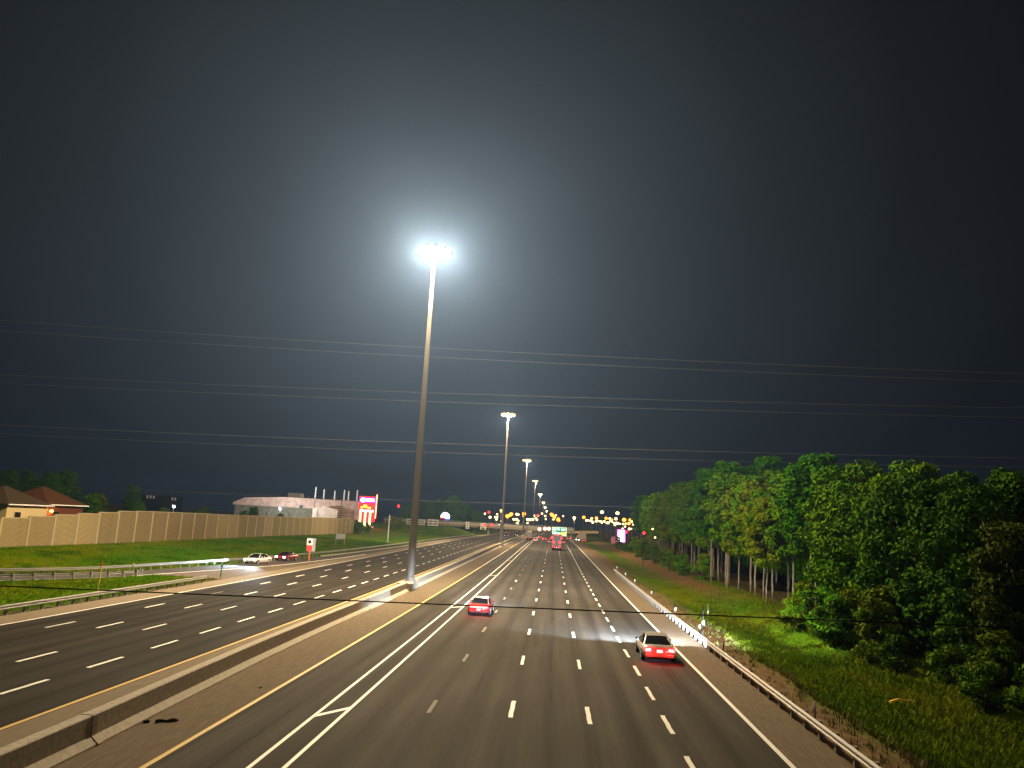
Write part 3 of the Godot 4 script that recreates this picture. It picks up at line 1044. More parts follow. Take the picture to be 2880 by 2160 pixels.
func trunk(sd: int, h: float, r0: float, fork: float, rad: float) -> ArrayMesh:
	var r := RandomNumberGenerator.new()
	r.seed = sd
	var s := st()
	var p := Vector3(0, -0.4, 0)
	var n := 6
	var pts := [p]
	for k in n:
		p = Vector3(p.x + r.randf_range(-0.22, 0.22), h * (k + 1) / n, p.z + r.randf_range(-0.22, 0.22))
		pts.append(p)
	for k in n:
		tube(s, pts[k], pts[k + 1], r0 * (1.0 - 0.75 * k / n), r0 * (1.0 - 0.75 * (k + 1) / n), 8, false)
	for k in 7:
		var y := lerpf(fork, h * 0.92, k / 7.0)
		var i := clampi(int(y / h * n), 0, n - 1)
		var o: Vector3 = pts[i].lerp(pts[i + 1], 0.5)
		o.y = y
		var a := k * 2.3 + r.randf()
		var e := o + Vector3(cos(a) * rad * 0.6, rad * 0.45, sin(a) * rad * 0.6)
		tube(s, o, e, r0 * 0.32, r0 * 0.08, 5, false)
	return done(s)

var tree_kinds := []

# where along the right-hand forest something stands
func whereabouts(d: float) -> String:
	for e in [[47.0, "nearest the camera"], [57.0, "short of the silver car"], [67.0, "level with the silver car"], [78.0, "just past the silver car"], [92.0, "level with the red car"], [110.0, "midway along the lit guardrail"], [128.0, "near the far end of the guardrail"], [150.0, "where the guardrail ends"], [175.0, "just beyond the guardrail's end"], [205.0, "by the strip of reddish dry grass"], [240.0, "level with the red-lit truck"], [275.0, "past the red-lit truck"], [305.0, "near the forest's far end"]]:
		if d < e[0]:
			return e[1]
	return "at the far tip by the magenta sign"

func tree(kind: int, called: String, label: String, at: Vector3, size: float, group: String) -> void:
	var t := thing(called, label, "tree", at, rng.randf() * TAU, group)
	var k: Array = tree_kinds[kind]
	put("trunk", k[0], M.bark, t)
	put("crown", k[1], M.leaf, t)
	t.scale = Vector3(size * rng.randf_range(0.9, 1.12), size, size * rng.randf_range(0.9, 1.12))

func build_plants() -> void:
	var g := Color(0.028, 0.125, 0.001)
	var y := Color(0.085, 0.165, 0.002)
	var o := Color(0.10, 0.125, 0.003)
	var dk := Color(0.02, 0.08, 0.0015)
	# 0-2: tall bare-trunked; 3-5: leafy to the ground; 6-7 shrubs
	tree_kinds = [
		[trunk(1, 17.0, 0.165, 8.0, 3.2), crown(101, 7.5, 18.5, 3.6, 9000, 0.34, 34, g, y)],
		[trunk(2, 16.0, 0.145, 7.0, 3.0), crown(102, 6.5, 17.5, 3.3, 8200, 0.34, 32, y, o)],
		[trunk(3, 18.0, 0.18, 9.0, 3.4), crown(103, 9.0, 19.5, 3.8, 9000, 0.34, 34, dk, g)],
		[trunk(4, 14.0, 0.26, 2.5, 3.6), crown(104, 1.8, 16.0, 4.3, 13000, 0.33, 44, g, y)],
		[trunk(5, 13.0, 0.24, 2.2, 3.4), crown(105, 1.2, 14.5, 4.0, 12000, 0.32, 42, Color(0.018, 0.075, 0.0015), Color(0.045, 0.11, 0.002))],  # leaf colour darkened, standing in for dimness towards the right edge
		[trunk(6, 12.0, 0.22, 2.0, 3.2), crown(106, 1.0, 13.5, 3.8, 12000, 0.32, 42, Color(0.025, 0.065, 0.002), Color(0.06, 0.075, 0.004))],  # olive leaf colour dulled likewise for the dim near forest
		[trunk(7, 2.0, 0.06, 0.5, 1.0), crown(107, 0.3, 2.6, 1.5, 1700, 0.20, 14, dk, y)],
		[trunk(8, 2.6, 0.07, 0.5, 1.0), crown(108, 0.3, 3.6, 1.7, 1900, 0.22, 16, g, o)],
	]
	var tall := ["tall bare-trunked green tree along the front edge of the right forest", "slim bare-trunked yellow-green tree along the front edge of the right forest", "tall dark bare-trunked tree along the front edge of the right forest"]
	var full := ["broad bright green forest tree leafing to the ground", "green forest tree with painted-in dimness leafing to the ground", "olive forest tree with painted-in dimness leafing to the ground"]
	# front row, bare trunks showing
	var d := 90.0
	while d < 335.0:
		var k := rng.randi() % 3
		var x := 30.5 + 2.0 * rng.randf_range(-1.0, 1.0) + maxf(0.0, (d - 140.0) * 0.035)
		tree(k, "forest_tree", tall[k].replace("along the front edge of the right forest", "at the forest front, " + whereabouts(d)), Vector3(x, ter(x, d) - 0.1, -d), rng.randf_range(0.9, 1.1) * (0.9 if d < 125 else 1.0), "trees at the front of the right forest, " + ["green", "yellow-green", "dark"][k])
		d += rng.randf_range(2.4, 4.6)
	d = 112.0
	while d < 350.0:
		var k := rng.randi() % 3
		var x := 37.0 + 3.0 * rng.randf_range(-1.0, 1.0) + maxf(0.0, (d - 140.0) * 0.035)
		tree(k, "forest_tree", tall[k].replace("along the front edge of the right forest", "inside the forest, " + whereabouts(d)), Vector3(x, ter(x, d) - 0.1, -d), rng.randf_range(0.95, 1.15), "trees inside the right forest, " + ["green", "yellow-green", "dark"][k])
		d += rng.randf_range(5.0, 8.0)
	d = 95.0
	while d < 330.0:
		var k := 3 + rng.randi() % 2
		var x := 46.0 + 5.0 * rng.randf_range(-1.0, 1.0)
		tree(k, "forest_tree", "dense leafy tree deep in the forest, " + whereabouts(d), Vector3(x, ter(x, d) - 0.1, -d), rng.randf_range(0.95, 1.15), "dense trees deep in the right forest")
		d += rng.randf_range(8.0, 13.0)
	# nearer: leaves to the ground, lower towards the camera
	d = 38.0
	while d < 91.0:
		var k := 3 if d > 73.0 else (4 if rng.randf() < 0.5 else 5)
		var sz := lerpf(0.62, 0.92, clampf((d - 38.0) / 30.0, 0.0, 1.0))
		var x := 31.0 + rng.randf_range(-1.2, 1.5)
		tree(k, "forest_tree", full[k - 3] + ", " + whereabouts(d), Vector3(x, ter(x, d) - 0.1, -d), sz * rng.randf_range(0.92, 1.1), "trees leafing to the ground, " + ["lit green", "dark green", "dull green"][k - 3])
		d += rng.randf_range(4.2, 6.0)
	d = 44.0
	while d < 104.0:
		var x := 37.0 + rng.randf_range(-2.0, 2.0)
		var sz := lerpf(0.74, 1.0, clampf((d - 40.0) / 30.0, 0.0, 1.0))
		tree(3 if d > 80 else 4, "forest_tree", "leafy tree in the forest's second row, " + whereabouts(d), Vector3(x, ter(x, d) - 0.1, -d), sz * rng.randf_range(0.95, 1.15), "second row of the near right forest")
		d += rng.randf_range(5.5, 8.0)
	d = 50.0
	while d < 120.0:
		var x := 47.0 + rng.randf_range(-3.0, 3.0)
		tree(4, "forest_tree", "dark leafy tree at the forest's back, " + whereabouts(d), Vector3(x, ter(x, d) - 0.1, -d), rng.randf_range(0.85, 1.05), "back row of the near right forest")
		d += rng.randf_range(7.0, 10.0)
	# shrubs in front of the forest
	for k in 30:
		var q := 32.0 + (3.2 * k if k < 18 else 118.0 + 16.0 * (k - 18)) + rng.randf_range(-2, 2)
		var x := 26.5 + rng.randf_range(-2.2, 2.4) + (2.0 if q > 95 else 0.0)
		var kk := 6 + rng.randi() % 2
		var t := thing("shrub", ["small dark green bush before the forest, ", "taller olive bush before the forest, "][kk - 6] + whereabouts(q), "bush", Vector3(x, ter(x, q) - 0.05, -q), rng.randf() * TAU, ["dark bushes below the forest", "olive bushes below the forest"][kk - 6])
		put("stems", tree_kinds[kk][0], M.bark, t)
		put("foliage", tree_kinds[kk][1], M.leaf, t)
		t.scale = Vector3.ONE * rng.randf_range(0.7, 1.5)
	# trees behind the noise wall
	for e in [[-84.0, 137.0, 0.52], [-88.0, 145.0, 0.60], [-83.0, 152.0, 0.46], [-86.0, 168.0, 0.44], [-84.0, 180.0, 0.40], [-83.0, 205.0, 0.42], [-87.0, 222.0, 0.50], [-84.0, 236.0, 0.40], [-90.0, 196.0, 0.5]]:
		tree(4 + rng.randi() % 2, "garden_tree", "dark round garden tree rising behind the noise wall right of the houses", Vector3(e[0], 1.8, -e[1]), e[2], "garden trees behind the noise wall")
	for e in [[-150.0, 205.0, 0.95], [-138.0, 212.0, 1.0], [-128.0, 190.0, 0.9], [-162.0, 230.0, 1.0], [-120.0, 215.0, 0.8]]:
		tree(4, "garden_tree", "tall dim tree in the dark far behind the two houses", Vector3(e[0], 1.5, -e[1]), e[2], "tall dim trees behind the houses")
	# small wood beyond the bank
	for k in 22:
		var x := lerpf(-106.0, -52.0, k / 21.0)
		var h := 0.85 + 0.40 * sin(PI * k / 21.0)
		tree([0, 3, 3, 4][rng.randi() % 4], "far_tree", "dim tree in the small wood behind the overpass signs", Vector3(x, 1.5, -530.0 - rng.randf_range(0, 30)), h * rng.randf_range(0.9, 1.1), "trees of the small wood behind the overpass")
	for e in [[-71.5, 287.0, 1.3], [-73.5, 289.0, 1.5], [-69.5, 291.0, 1.1]]:
		var t := thing("shrub", "round bush at the right end of the noise wall below the red sign", "bush", Vector3(e[0], ter(e[0], e[1]), -e[1]), rng.randf() * TAU, "bushes at the end of the noise wall")
		put("stems", tree_kinds[6][0], M.bark, t)
		put("foliage", tree_kinds[6][1], M.leaf, t)
		t.scale = Vector3.ONE * e[2]
	for e in [[-66.0, 318.0, 1.3], [-64.0, 322.0, 1.0]]:
		var t := thing("shrub", "%s bush on the grass bank right of the red pylon sign" % ["bigger, nearer", "smaller, farther"][0 if e[1] < 320 else 1], "bush", Vector3(e[0], ter(e[0], e[1]), -e[1]), rng.randf() * TAU, "bushes right of the pylon sign")
		put("stems", tree_kinds[7][0], M.bark, t)
		put("foliage", tree_kinds[7][1], M.leaf, t)
		t.scale = Vector3.ONE * e[2]
	spruce(Vector3(-79.9, 2.0, -289.0), 12.3, "tall dark spruce standing before the pink warehouse wall")
	spruce(Vector3(-89.0, 2.0, -290.0), 8.6, "shorter dark spruce before the warehouse's gabled annex")
	for e in [[-112.5, 300.0, 6.2], [-103.3, 300.0, 6.8], [-108.0, 301.0, 5.6], [-116.4, 300.0, 4.9]]:
		spruce(Vector3(e[0], 2.0, -e[1]), e[2], "small cone-shaped evergreen below the warehouse floodlight", "small evergreens below the floodlight")

func spruce(at: Vector3, h: float, label: String, group := "") -> void:
	var t := thing("spruce_tree", label, "tree", at, 0.0, group)
	var s := st()
	tube(s, Vector3.ZERO, Vector3(0, h, 0), 0.2, 0.02, 7, false)
	put("trunk", done(s), M.bark, t)
	var v := PackedVector3Array()
	var c := PackedColorArray()
	var tiers := 13
	for k in tiers:
		var f := float(k) / tiers
		var y := lerpf(h * 0.06, h * 0.97, f)
		var r := lerpf(h * 0.27, 0.15, f)
		var n := 9
		for i in n:
			var a := TAU * (i + 0.5 * (k % 2)) / n + rng.randf_range(-0.15, 0.15)
			var dir := Vector3(cos(a), 0, sin(a))
			var sd := Vector3(-sin(a), 0, cos(a))
			var rr := r * rng.randf_range(0.8, 1.15)
			var o := Vector3(0, y + h * 0.05, 0)
			for q in 9:
				var u := (q + 0.6) / 9.0
				var p := o + dir * rr * u + Vector3(0, -h * 0.075 * u + h * 0.04 * u * u, 0)
				var wd := rr * 0.20 * (1.1 - u) + 0.07
				for sg in [-1.0, 1.0]:
					v.append_array([p, p + sd * sg * wd + dir * wd * 0.6 - Vector3(0, 0.10, 0), p + dir * rr * 0.16])
					for z in 3:
						c.append(Color(0.018, 0.04, 0.016) * rng.randf_range(0.7, 1.3))
	var arr := []
	arr.resize(Mesh.ARRAY_MAX)
	arr[Mesh.ARRAY_VERTEX] = v
	arr[Mesh.ARRAY_COLOR] = c
	var am := ArrayMesh.new()
	am.add_surface_from_arrays(Mesh.PRIMITIVE_TRIANGLES, arr)
	put("branches", am, M.needle, t)

func build_grass() -> void:
	var v := PackedVector3Array()
	var r := RandomNumberGenerator.new()
	r.seed = 77
	for k in 7:
		var a := r.randf() * TAU
		var o := Vector3(r.randf_range(-0.18, 0.18), 0, r.randf_range(-0.18, 0.18))
		var lean := Vector3(cos(a), 0, sin(a)) * r.randf_range(0.08, 0.22)
		var sd := Vector3(-sin(a), 0, cos(a)) * 0.022
		var h := r.randf_range(0.16, 0.34)
		v.append_array([o - sd, o + lean + Vector3(0, h, 0), o + sd])
	var arr := []
	arr.resize(Mesh.ARRAY_MAX)
	arr[Mesh.ARRAY_VERTEX] = v
	var am := ArrayMesh.new()
	am.add_surface_from_arrays(Mesh.PRIMITIVE_TRIANGLES, arr)
	am.surface_set_material(0, M.blade)
	var n := FastNoiseLite.new()
	n.seed = 7
	n.frequency = 0.03
	n.fractal_octaves = 4
	for e in [["verge_grass", 42000, "rough green grass covering the right-hand verge below the forest"], ["embankment_grass", 46000, "mown green grass covering the left embankment and island"]]:
		var mm := MultiMesh.new()
		mm.transform_format = MultiMesh.TRANSFORM_3D
		mm.use_colors = true
		mm.mesh = am
		mm.instance_count = e[1]
		for i in e[1]:
			var x := 0.0
			var d := 0.0
			while true:
				if e[0] == "verge_grass":
					d = 26.0 + 124.0 * pow(r.randf(), 1.5)
					x = r.randf_range(13.2, 31.0)
					if x < 15.4 + 1.6 * n.get_noise_2d(x * 2.0, d) and r.randf() < 0.95:
						continue
					break
				d = 45.0 + 180.0 * pow(r.randf(), 1.3)
				if d < 94.0 and r.randf() < 0.45:
					x = r.randf_range(table(RAMP_R, d) + 0.6, -40.2)
				else:
					x = r.randf_range(-72.8, table(RAMP_L, d) - 0.9)
				break
			var c := land_color(x, d, n) * r.randf_range(0.8, 1.35)
			if e[0] == "verge_grass" and x < 15.0:
				c = Color(0.10, 0.10, 0.03)
			var s := r.randf_range(0.7, 1.35) * (0.9 if e[0] == "verge_grass" else 0.7)
			var b := Basis(Vector3.UP, r.randf() * TAU) * Basis.from_scale(Vector3(s * 1.2, s, s * 1.2))
			mm.set_instance_transform(i, Transform3D(b, Vector3(x, ter(x, d) - 0.02, -d)))
			mm.set_instance_color(i, c)
		var o := MultiMeshInstance3D.new()
		o.name = e[0]
		o.multimesh = mm
		add_child(o)
		tag(o, e[2], "grass")
		o.set_meta("kind", "stuff")

# ---------------------------------------------------------------- left side: wall, houses, warehouse, signs
func build_noise_wall() -> void:
	var t := thing("noise_barrier_wall", "tan noise barrier wall of tall panels along the top of the left embankment", "wall")
	var ps := st()
	bev(ps, Vector3(0, 2.55, 0), Vector3(0.36, 5.7, 0.30), 0.03)
	var pm := done(ps)
	var k := 0
	for i in range(-4, 33):
		var z := -100.0 - 5.573 * i
		var d := -z
		var x := -73.3
		# the tops step up from left to right, then stay level
		var top := 5.35 + 0.28 * clampf(i + 1, 0, 6) + (0.10 if i >= 6 else 0.0) - 0.12 * smoothstep(8.0, 14.0, float(i)) + 0.16 * smoothstep(20.0, 26.0, float(i))
		if i == 32:
			top = 6.5
		var base := ter(x, d) - 0.5
		var s := st()
		box(s, Vector3(0, 0, 0), Vector3(0.2, top - base, 5.573 - 0.30))
		# recessed horizontal joints: three proud bands on the road side
		for b in 3:
			box(s, Vector3(0.115, -(top - base) / 2.0 + 0.5 + (top - base - 0.55) * (b + 0.5) / 3.0, 0), Vector3(0.03, (top - base - 0.55) / 3.0 - 0.06, 5.573 - 0.42))
		piece("panel", k, done(s), M["panel%d" % (rng.randi() % 3)], t, Vector3(x, (top + base) / 2.0, z - 5.573 / 2.0))
		s = st()
		box(s, Vector3.ZERO, Vector3(0.30, 0.12, 5.573 - 0.30))
		piece("cap", k, done(s), M.wall_post, t, Vector3(x, top + 0.062, z - 5.573 / 2.0))
		piece("post", k, pm, M.wall_post, t, Vector3(x + 0.02, top - 5.33, z))
		k += 1

func hip_house(called: String, label: String, at: Vector3, len: float, deep: float, eaves: float, ridge: float, wall: String, roof: String) -> void:
	# long side faces the road (+x)
	var t := thing(called, label, "house", at)
	var s := st()
	box(s, Vector3(-deep / 2, eaves / 2, 0), Vector3(deep, eaves, len))
	put("wall", done(s), M[wall], t)
	s = st()
	var o := 0.6
	var a := Vector3(o, eaves, len / 2 + o)
	var b := Vector3(o, eaves, -len / 2 - o)
	var c := Vector3(-deep - o, eaves, -len / 2 - o)
	var e := Vector3(-deep - o, eaves, len / 2 + o)
	var r0 := Vector3(-deep / 2, ridge, maxf(len / 2 - deep / 2, 0.4))
	var r1 := Vector3(-deep / 2, ridge, -maxf(len / 2 - deep / 2, 0.4))
	quad(s, b, r1, r0, a)
	quad(s, e, r0, r1, c)
	for p in [a, r0, e, c, r1, b]:
		s.add_vertex(p)
	quad(s, a, e, c, b)
	put("roof", done(s), M[roof], t)
	s = st()
	box(s, Vector3(o, eaves - 0.06, 0), Vector3(0.14, 0.17, len + 2 * o))
	put("gutter", done(s), M.white, t)
	s = st()
	box(s, Vector3(0.04, eaves - 1.7, len * 0.24), Vector3(0.10, 1.3, 1.5))
	var w := put("window", done(s), M[wall], t)
	s = st()
	box(s, Vector3(0.06, eaves - 1.7, len * 0.24), Vector3(0.09, 1.1, 1.3))
	put("pane", done(s), M.glass, w)

func build_left_side() -> void:
	hip_house("house", "cream walled house with brown hip roof behind the left end of the wall", Vector3(-80.0, 1.7, -114.6), 9.2, 8.5, 5.75, 8.4, "cream", "roof_brown")
	hip_house("house", "brick house with reddish hip roof right beside the cream house", Vector3(-80.6, 1.7, -124.6), 9.6, 8.5, 5.95, 8.7, "brick", "roof_red")
	var t := thing("porch_lamp", "lit porch lamp on the brick house wall by the cream house", "lamp", Vector3(-80.35, 6.6, -120.7))
	var s := st()
	bev(s, Vector3(0.0, 0.18, 0), Vector3(0.3, 0.08, 0.24), 0.02)
	put("hood", done(s), M.black, t)
	var bb := SphereMesh.new()
	bb.radius = 0.2
	bb.height = 0.36
	put("bulb", bb, glow(1.0, 0.72, 0.35, 18.0), t, Vector3(0.05, 0, 0))
	var l := OmniLight3D.new()
	l.name = "porch_light"
	l.light_color = Color(1.0, 0.75, 0.45)
	l.light_energy = 5.0
	l.light_size = 0.1
	l.omni_attenuation = 2.0
	l.omni_range = 40.0
	l.shadow_enabled = true
	t.add_child(l)
	l.position = Vector3(0.05, 0, 0)
	# floodlight mast by the warehouse and a smaller lamp behind the wall
	for e in [[Vector3(-121.5, 1.9, -340.0), 7.6, 0.23, 260.0, "dazzling white floodlight on a short pole before the warehouse", 900.0], [Vector3(-80.0, 1.9, -160.0), 6.4, 0.2, 40.0, "small white lamp just above the noise wall among dark trees", 30.0]]:
		t = thing("floodlight", e[4], "lamp", e[0])
		s = st()
		tube(s, Vector3.ZERO, Vector3(0, e[1], 0), 0.12, 0.08, 8)
		put("pole", done(s), M.pole, t)
		s = st()
		bev(s, Vector3(0, e[1] + 0.32, 0), Vector3(0.7, 0.12, 0.5), 0.03)
		put("hood", done(s), M.grey, t)
		bb = SphereMesh.new()
		bb.radius = e[2]
		bb.height = e[2] * 2
		put("bulb", bb, glow(0.86, 0.93, 1.0, 220.0), t, Vector3(0, e[1], 0))
		l = OmniLight3D.new()
		l.name = "flood_light"
		l.light_color = Color(0.90, 0.95, 1.0)
		l.light_energy = e[5]
		l.light_size = 0.15
		l.omni_attenuation = 2.0
		l.omni_range = 200.0
		l.shadow_enabled = true
		t.add_child(l)
		l.position = Vector3(0, e[1], 0)
	# warehouse
	t = thing("warehouse", "long low pink warehouse with rooftop pipes behind the noise wall", "building", Vector3(0, 1.9, 0))
	s = st()
	box(s, Vector3(-132.0, 4.35, -375.0), Vector3(38.6, 8.7, 26.0))
	put("wall", done(s), M.olive_wall, t)
	s = st()
	# overhanging band with a low ridge line
	var top := [Vector2(-152.0, 9.7), Vector2(-146.5, 12.2), Vector2(-128.0, 13.3), Vector2(-112.9, 13.3)]
	for k in 3:
		var a: Vector2 = top[k]
		var b: Vector2 = top[k + 1]
		quad(s, Vector3(a.x, 8.72, -361.0), Vector3(a.x, a.y, -361.0), Vector3(b.x, b.y, -361.0), Vector3(b.x, 8.72, -361.0))
		quad(s, Vector3(a.x, a.y, -361.0), Vector3(a.x, a.y, -389.0), Vector3(b.x, b.y, -389.0), Vector3(b.x, b.y, -361.0))
		quad(s, Vector3(b.x, 8.72, -389.0), Vector3(b.x, b.y, -389.0), Vector3(a.x, a.y, -389.0), Vector3(a.x, 8.72, -389.0))
	quad(s, Vector3(-152.0, 8.72, -361), Vector3(-112.9, 8.72, -361), Vector3(-112.9, 8.72, -389), Vector3(-152.0, 8.72, -389))
	quad(s, Vector3(-152.0, 8.72, -389), Vector3(-152.0, 9.7, -389), Vector3(-152.0, 9.7, -361), Vector3(-152.0, 8.72, -361))
	put("roof_band", done(s), M.pink, t)
	s = st()
	box(s, Vector3(-101.8, 6.65, -375.0), Vector3(21.8, 13.3, 28.0))
	var hall := put("hall", done(s), M.pink, t)
	for y in [7.6, 13.2]:
		s = st()
		box(s, Vector3(-101.8, y, -360.95), Vector3(21.9, 0.16, 0.14))
		put("seam_strip", done(s), M.olive_wall, hall)
	s = st()
	var gz := -356.0
	var g := [Vector3(-111.8, 0, gz), Vector3(-111.8, 8.8, gz), Vector3(-106.2, 10.0, gz), Vector3(-100.0, 8.6, gz), Vector3(-100.0, 0, gz)]
	for k in [1, 2, 3]:
		for p in [g[0], g[k], g[k + 1]]:
			s.add_vertex(p)
	for k in 4:
		var a: Vector3 = g[k]
		var b: Vector3 = g[k + 1]
		quad(s, a, a + Vector3(0, 0, -4.96), b + Vector3(0, 0, -4.96), b)
	put("annex", done(s), M.white.duplicate(), t).set_surface_override_material(0, grained(mat(lin(0.74, 0.55, 0.42), 0.85), noise_tex(5, 0.012, g3(0.6), g3(1.0), 256, 4), 0.06))
	for e in [[-113.7, 18.9, 13.2], [-109.6, 18.0, 13.2], [-104.4, 17.6, 13.3], [-99.8, 18.2, 13.3], [-97.7, 17.8, 13.3], [-93.6, 18.4, 13.3]]:
		s = st()
		tube(s, Vector3(e[0], e[2], -364.0), Vector3(e[0], e[1], -364.0), 0.34, 0.30, 10)
		tube(s, Vector3(e[0], e[2], -364.0), Vector3(e[0], e[2] + 0.4, -364.0), 0.6, 0.5, 10)
		put("roof_pipe", done(s), M.white, t)
	s = st()
	bev(s, Vector3(-126.5, 14.4, -374.0), Vector3(6.4, 2.6, 5.0), 0.1)
	put("roof_unit", done(s), M.grey, t)
	s = st()
	box(s, Vector3(-119.0, 9.3, -360.9), Vector3(1.5, 1.3, 0.3))
	put("vent", done(s), M.black, t)
	# pylon sign: panels above four lit columns
	t = thing("pylon_sign", "tall red and violet glowing pylon sign beside the pink warehouse", "sign", Vector3(-77.6, ter(-77.6, 320), -320.0), 0.12)
	var y0 := ter(-77.6, 320)
	s = st()
	bev(s, Vector3(0, 0.4, 0), Vector3(6.4, 0.8, 1.6), 0.08)
	put("plinth", done(s), M.concrete, t)
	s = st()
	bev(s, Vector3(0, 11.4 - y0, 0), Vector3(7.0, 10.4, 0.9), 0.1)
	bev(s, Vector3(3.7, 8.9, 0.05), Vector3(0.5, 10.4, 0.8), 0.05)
	put("frame", done(s), glow(1.0, 0.03, 0.08, 0.9), t)  # red glow put on the frame stands in for the sign's halo
	for e in [["violet_panel", 15.0, 2.1, "sign_violet"], ["red_panel", 12.35, 2.5, "sign_red"], ["dark_panel", 10.6, 1.0, "black"]]:
		s = st()
		bev(s, Vector3(0, e[1] - y0, 0.47), Vector3(6.6, e[2] - 0.1, 0.08), 0.02)
		var pn := put(e[0], done(s), M[e[3]], t)
		s = st()
		if e[0] == "violet_panel":
			tube(s, Vector3(-2.0, e[1] - y0, 0.5), Vector3(-2.0, e[1] - y0, 0.56), 0.9, 0.9, 18)
			bev(s, Vector3(0.9, e[1] - y0 + 0.1, 0.53), Vector3(3.6, 1.0, 0.06), 0.02)
			put("emblem", done(s), M.sign_white, pn)
		elif e[0] == "red_panel":
			for q in [[-2.2, -0.4, 0.8, 0.9], [-0.8, 0.1, 1.5, 1.2], [0.9, -0.5, 1.4, 0.8]]:
				bev(s, Vector3(q[0], e[1] - y0 + q[1], 0.53), Vector3(q[2], q[3], 0.06), 0.02)
			put("emblem", done(s), M.sign_amber, pn)
		else:
			for q in 6:
				bev(s, Vector3(-2.5 + q * 1.0, e[1] - y0, 0.53), Vector3(0.72, 0.8, 0.06), 0.02)
			put("emblem", done(s), M.sign_cyan, pn)
	for k in 3:
		s = st()
		bev(s, Vector3(-2.5 + 2.0 * k, 6.6 - y0 + 0.3, 0.5), Vector3(0.8, 6.4, 0.12), 0.03)
		put("lit_column", done(s), M.sign_column, t)
	s = st()
	bev(s, Vector3(3.7, 8.9, 0.5), Vector3(0.3, 9.6, 0.06), 0.02)
	put("lit_edge", done(s), M.sign_column, t)
	# its own light on what is around it
	l = OmniLight3D.new()
	l.name = "sign_light"
	l.light_color = Color(1.0, 0.12, 0.25)
	l.light_energy = 110.0
	l.light_size = 1.5
	l.omni_attenuation = 2.0
	l.omni_range = 100.0
	l.shadow_enabled = true
	t.add_child(l)
	l.position = Vector3(1.5, 12.5 - y0, 7.0)
	# low sign with a round white head
	t = thing("shop_sign", "white dome-shaped lit sign with red and blue bands beyond the overpass rail", "sign", Vector3(-72.7, 1.4, -520))
	s = st()
	tube(s, Vector3.ZERO, Vector3(0, 8.0, 0), 0.4, 0.3, 8)
	put("pole", done(s), M.pole, t)
	s = st()
	var pts := []
	for k in 13:
		var a := PI * k / 12
		pts.append(Vector3(-cos(a) * 3.0, 9.0 + sin(a) * 3.3, 0.3))
	for k in range(1, 12):
		for p in [pts[0], pts[k], pts[k + 1]]:
			s.add_vertex(p)
	for k in 12:
		quad(s, pts[k], pts[k] + Vector3(0, 0, -0.6), pts[k + 1] + Vector3(0, 0, -0.6), pts[k + 1])
	put("dome_face", done(s), M.sign_white, t)
	for e in [[-1.5, 8.5, "sign_red"], [1.5, 8.5, "sign_cyan"], [1.5, 7.6, "sign_blue"]]:
		s = st()
		bev(s, Vector3(e[0], e[1], 0), Vector3(2.8, 0.8, 0.6), 0.05)
		put("band", done(s), M[e[2]], t)

func post_sign(called: String, label: String, category: String, at: Vector3) -> Node3D:
	return thing(called, label, category, at)

